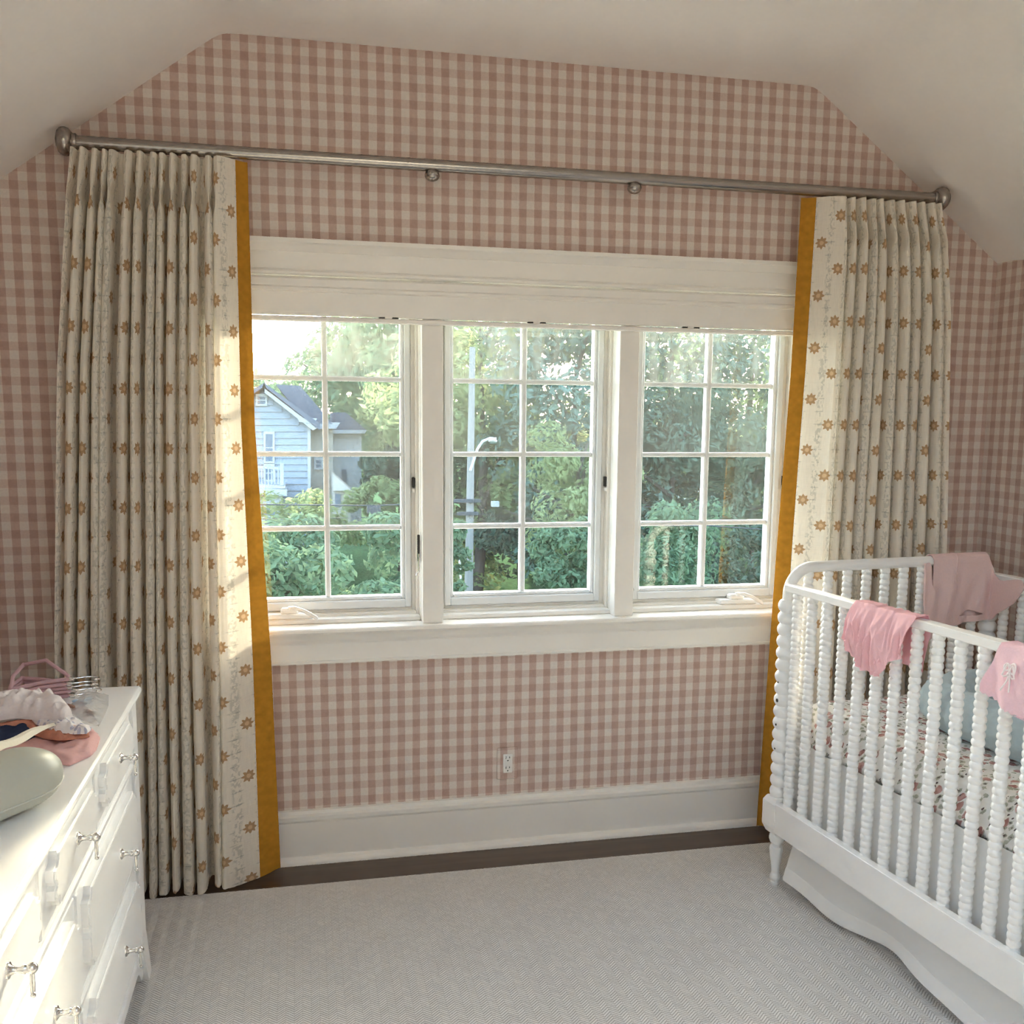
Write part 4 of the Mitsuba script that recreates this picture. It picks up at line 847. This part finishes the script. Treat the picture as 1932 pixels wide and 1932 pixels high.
tree(560, 1000, 16, 1.6, 0.75, 'lime', 3800, 0.075, 'sunlit shrub below the porch of the house', 16, cat='shrub', key='shrub')
tree(610, 1085, 9, 1.9, 0.85, 'mid', 8500, 0.065, 'leafy green treetop close below the left window', 17, cat='shrub', key='shrub', ry=1.4)
tree(905, 760, 19, 2.6, 5.6, 'lime', 12000, 0.11, 'yellow-green tree behind the utility pole', 18)
tree(1010, 700, 24, 4.4, 7.5, 'mid', 17000, 0.14, 'tall green tree filling the middle window', 19)
tree(1085, 810, 17, 1.9, 4.6, 'spruce', 9000, 0.10, 'blue-green conifer on the right side of the middle window', 20)
tree(1090, 930, 14, 1.15, 1.7, 'lime', 5200, 0.07, 'light green young tree in front of the conifer in the middle window', 21)
tree(985, 930, 21, 2.4, 1.9, 'dark', 7000, 0.10, 'dark hedge tree behind the lawn in the middle window', 22)
tree(985, 1000, 18, 1.3, 0.70, 'dark', 4200, 0.08, 'dark shrub at the edge of the lawn behind the pole', 23, cat='shrub', key='shrub')
tree(1085, 1050, 10.5, 0.62, 0.75, 'mid', 4200, 0.06, 'bright green shrub low in the middle window', 24, cat='shrub', key='shrub')
tree(858, 1060, 11, 0.22, 0.8, 'mid', 1400, 0.06, 'small green shrub at the foot of the utility pole', 25, cat='shrub', key='shrub')
tree(1265, 700, 22, 3.2, 6.0, 'spruce', 12000, 0.13, 'tall spruce-green tree on the left of the right window', 26)
tree(1420, 720, 26, 4.5, 7.0, 'mid', 12000, 0.14, 'tall green tree on the right of the right window', 27)
tree(1270, 890, 16, 1.9, 2.2, 'dark', 8000, 0.085, 'dark tree in the middle of the right window', 28)
tree(1410, 930, 18, 2.3, 1.7, 'dark', 6500, 0.09, 'dark tree in front of the half-hidden white house', 29)
tree(1265, 1050, 11, 1.05, 0.85, 'mid', 4800, 0.06, 'green hedge low on the left of the right window', 30, cat='shrub', key='shrub')
tree(1400, 1065, 12, 1.25, 0.85, 'dark', 4800, 0.065, 'dark green hedge low on the right of the right window', 31, cat='shrub', key='shrub')
tree(1560, 820, 21, 3.0, 5.0, 'mid', 8000, 0.13, 'green tree beyond the right edge of the right window', 32)
tree(470, 800, 40, 5.0, 2.2, 'mid', 4000, 0.22, 'far tree line behind the house on the left', 33)

# house on the left: siding boards, gable roof, windows, balcony, two lower wings
matte('m_siding', (0.30, 0.335, 0.38)); matte('m_house_trim', (0.46, 0.46, 0.46)); matte('m_cream_wall', (0.46, 0.42, 0.36)); matte('m_roof', (0.13, 0.145, 0.18)); matte('m_pale_wall', (0.58, 0.59, 0.62)); matte('m_win_dark', (0.16, 0.19, 0.23))
k = 'house'; HY = 20.0
def q3(pts, Y): return [at(x, y, Y) for x, y in pts]
def prism(pts, Y0, Y1):
    a = np.array(q3(pts, Y0)); b = a.copy(); b[:, 1] = Y1; n = len(a)
    pg = Polygon([(p[0], p[2]) for p in a]); m = trimesh.creation.extrude_polygon(pg, Y1 - Y0, engine='earcut')
    m.apply_transform(np.array([[1, 0, 0, 0], [0, 0, -1, Y1], [0, 1, 0, 0], [0, 0, 0, 1.0]])); return m
obj(k + '__gable_wall', prism([(380, 815), (497, 738), (585, 805), (585, 1075), (380, 1075)], HY, HY + 5), 'm_siding')
y = 752
while y < 1000:
    xl = 380 if y > 815 else 497 - (y - 738) * 1.5; xr = 584 if y > 805 else 497 + (y - 738) * 1.3
    a, b = at(xl, y, HY), at(xr, y, HY)
    h = 0.155
    m = trimesh.convex.convex_hull(np.array([(a[0], HY - 0.005, a[2]), (b[0], HY - 0.005, b[2]), (a[0], HY - 0.045, a[2] - h), (b[0], HY - 0.045, b[2] - h), (a[0], HY + 0.02, a[2] - h), (b[0], HY + 0.02, b[2] - h)]))
    obj(k + '__clapboard', m, 'm_siding'); y += 12.4
obj(k + '__roof', join(prism([(498, 722), (502, 732), (604, 812), (604, 800)], HY - 0.35, HY + 6), prism([(498, 722), (494, 732), (380, 808), (380, 796)], HY - 0.35, HY + 6)), 'm_roof')
obj(k + '__rake_trim', prism([(499, 733), (499, 741), (590, 812), (598, 808)], HY - 0.30, HY - 0.05), 'm_house_trim')
obj(k + '__eave_return', prism([(562, 789), (598, 789), (594, 800), (564, 796)], HY - 0.32, HY), 'm_house_trim')
obj(k + '__corner_board', prism([(580, 800), (586, 800), (586, 1000), (580, 1000)], HY - 0.06, HY), 'm_house_trim')
def house_window(pts, Y, key):
    (x0, y0), (x1, y1) = pts
    w = obj(key, prism([(x0 - 4, y0 - 5), (x1 + 4, y0 - 5), (x1 + 4, y1 + 4), (x0 - 4, y1 + 4)], Y - 0.07, Y - 0.01), 'm_house_trim')
    obj(w + '__pane', prism([(x0, y0), (x1, y0), (x1, (y0 + y1) / 2 - 1), (x0, (y0 + y1) / 2 - 1)], Y - 0.075, Y - 0.06), 'm_win_dark')
    obj(w + '__pane', prism([(x0, (y0 + y1) / 2 + 1), (x1, (y0 + y1) / 2 + 1), (x1, y1), (x0, y1)], Y - 0.075, Y - 0.06), 'm_win_dark')
house_window(((501, 819), (514, 870)), HY, k + '__window'); house_window(((501, 880), (514, 905)), HY, k + '__window'); house_window(((486, 748), (500, 762)), HY, k + '__window')
obj(k + '__balcony_floor', prism([(470, 912), (538, 916), (538, 922), (470, 920)], HY - 1.2, HY), 'm_house_trim')
obj(k + '__balcony_rail', join(prism([(470, 878), (530, 882), (530, 886), (470, 883)], HY - 1.2, HY - 1.12), prism([(528, 874), (535, 874), (535, 916), (528, 916)], HY - 1.22, HY - 1.1)), 'm_house_trim')
for x in np.arange(474, 528, 6.2): obj(k + '__baluster', prism([(x, 884), (x + 2, 884), (x + 2, 914), (x, 914)], HY - 1.18, HY - 1.14), 'm_house_trim')
obj(k + '__porch', join(prism([(470, 920), (541, 924), (541, 936), (470, 934)], HY - 1.35, HY), prism([(470, 936), (532, 936), (532, 1040), (470, 1040)], HY - 1.1, HY - 0.1)), 'm_house_trim')
house_window(((499, 958), (518, 990)), HY - 1.1, k + '__window')
lab(k, 'pale blue clapboard house with a gable roof and small balcony', 'house')
k = 'house_wing'
obj(k + '__wall', prism([(586, 808), (628, 808), (628, 1045), (586, 1045)], HY + 1.0, HY + 5), 'm_cream_wall')
obj(k + '__roof', join(prism([(520, 725), (566, 728), (628, 800), (580, 800)], HY + 0.7, HY + 5.5)), 'm_roof')
obj(k + '__eave', prism([(586, 797), (642, 797), (634, 809), (586, 809)], HY + 0.7, HY + 1.1), 'm_house_trim')
house_window(((596, 868), (606, 882)), HY + 1.0, k + '__window')
lab(k, 'cream side wing of the blue house with a dark roof', 'house wing')
k = 'house_wing_001'
obj(k + '__wall', prism([(628, 815), (682, 817), (682, 1000), (628, 1000)], HY + 3.0, HY + 7), 'm_pale_wall')
obj(k + '__roof', prism([(632, 778), (652, 778), (692, 812), (632, 812)], HY + 2.6, HY + 7), 'm_roof')
obj(k + '__eave', prism([(626, 811), (692, 811), (688, 818), (626, 818)], HY + 2.6, HY + 3.1), 'm_house_trim')
obj(k + '__door', prism([(645, 886), (654, 886), (654, 912), (645, 912)], HY + 2.93, HY + 3.0), 'm_win_dark')
lab(k, 'far white wing of the blue house with a blue-grey roof', 'house wing')
k = 'garden_shed'
obj(k + '__wall', prism([(629, 925), (661, 925), (661, 985), (629, 985)], HY - 1.5, HY + 0.5), 'm_cream_wall')
obj(k + '__roof', prism([(629, 896), (664, 926), (629, 926)], HY - 1.7, HY + 0.6), 'm_cream_wall')
obj(k + '__opening', prism([(632, 932), (642, 932), (642, 956), (632, 956)], HY - 1.53, HY - 1.48), 'm_win_dark')
lab(k, 'small cream gabled shed beside the house', 'shed')
k = 'distant_house'
obj(k + '__wall', prism([(1372, 862), (1450, 866), (1450, 1000), (1372, 1000)], 31, 36), 'm_pale_wall')
obj(k + '__roof', prism([(1366, 862), (1378, 835), (1446, 838), (1458, 866)], 30.6, 36.5), 'm_roof')
for x in (1384, 1408, 1422): house_window(((x, 876), (x + 9, 896)), 31, k + '__window')
lab(k, 'white house half hidden behind the trees in the right window', 'house')

# utility pole with street lamp, cables, guy wire
k = 'utility_pole'; PY = 13.0
matte('m_pole', proc(lambda p, n, uv: mix((0.24, 0.22, 0.20), (0.36, 0.34, 0.315), fbm(p.x * 40, p.y * 40, p.z * 2)))); paint('m_lamp', (0.5, 0.5, 0.5), 0.4); paint('m_cable', (0.05, 0.055, 0.06), 0.6)
a, b = at(884, 1120, PY), at(891, 655, PY)
obj(k + '__pole', tube([(a[0], PY, GZ - 0.3), a, b], [0.085, 0.075, 0.050], 14), 'm_pole', smooth=40)
for y0, x0, x1 in ((945, 856, 906), (969, 862, 902)):
    p, q = at(x0, y0, PY - 0.1), at(x1, y0, PY - 0.1); obj(k + '__cross_arm', box(p[0], q[0], PY - 0.16, PY - 0.09, p[2] - 0.03, p[2] + 0.03, 0.005), 'm_cable')
obj(k + '__lamp_arm', tube([at(x, y, PY - 0.15) for x, y in ((887, 888), (894, 868), (900, 848), (910, 833), (924, 827), (936, 828))], 0.024, 8), 'm_lamp', smooth=40)
obj(k + '__lamp_head', tube([at(x, y, PY - 0.15) for x, y in ((921, 850), (926, 848), (932, 848), (937, 851))], [0.02, 0.035, 0.035, 0.02], 10).apply_translation((0, 0, 0.16)), 'm_lamp', smooth=40)
p = at(934, 951, PY + 2); obj(k + '__sign_box', box(p[0] - 0.075, p[0] + 0.075, PY + 1.95, PY + 2.05, p[2] - 0.055, p[2] + 0.055, 0.008), 'm_house_trim')
p = at(705, 962, PY - 0.5); 
lab(k, 'pale wooden utility pole with a curved street lamp arm', 'utility pole')
obj('cable_box', box(p[0] - 0.11, p[0] + 0.11, PY - 0.55, PY - 0.45, p[2] - 0.06, p[2] + 0.06, 0.01), 'm_cable'); lab('cable_box', 'dark box hanging on the cables in the left window', 'cable box')
def cable(i, pts, r, label): 
    key = 'overhead_cable' + (f'_{i:03d}' if i else ''); obj(key, tube([at(*q) for q in pts], r, 6), 'm_cable', smooth=40); lab(key, label, 'cable')
cable(0, [(400, 952, PY - 1), (500, 952, PY - 0.8), (620, 953, PY - 0.6), (705, 954, PY - 0.5), (800, 950, PY - 0.3), (884, 945, PY - 0.1)], 0.012, 'upper dark cable crossing the left window to the pole')
cable(1, [(400, 978, PY - 1), (560, 979, PY - 0.6), (705, 976, PY - 0.5), (800, 973, PY - 0.3), (884, 969, PY - 0.1)], 0.007, 'lower thin cable crossing the left window to the pole')
cable(2, [(884, 968, PY), (930, 972, PY + 1), (990, 978, PY + 2), (1080, 980, PY + 4), (1250, 978, PY + 6)], 0.009, 'cable running right from the pole behind the middle window')
cable(3, [(1150, 985, 8), (1250, 992, 8.2), (1340, 992, 8.4), (1500, 1003, 9)], 0.008, 'dark cable crossing low in the right window')
cable(4, [(1150, 955, 14), (1250, 957, 14.5), (1330, 957, 15)], 0.007, 'thin cable crossing the left half of the right window')
a, b = at(857, 995, PY - 0.5), at(872, 1135, PY - 2.2)
obj('guy_wire', tube([a, a + (b - a) * 0.4 + np.array([0.03, 0, 0]), b, b + (b - a) * 0.8], 0.018, 8), 'm_lamp', smooth=40); lab('guy_wire', 'pale guy wire guard slanting down beside the pole', 'guy wire')
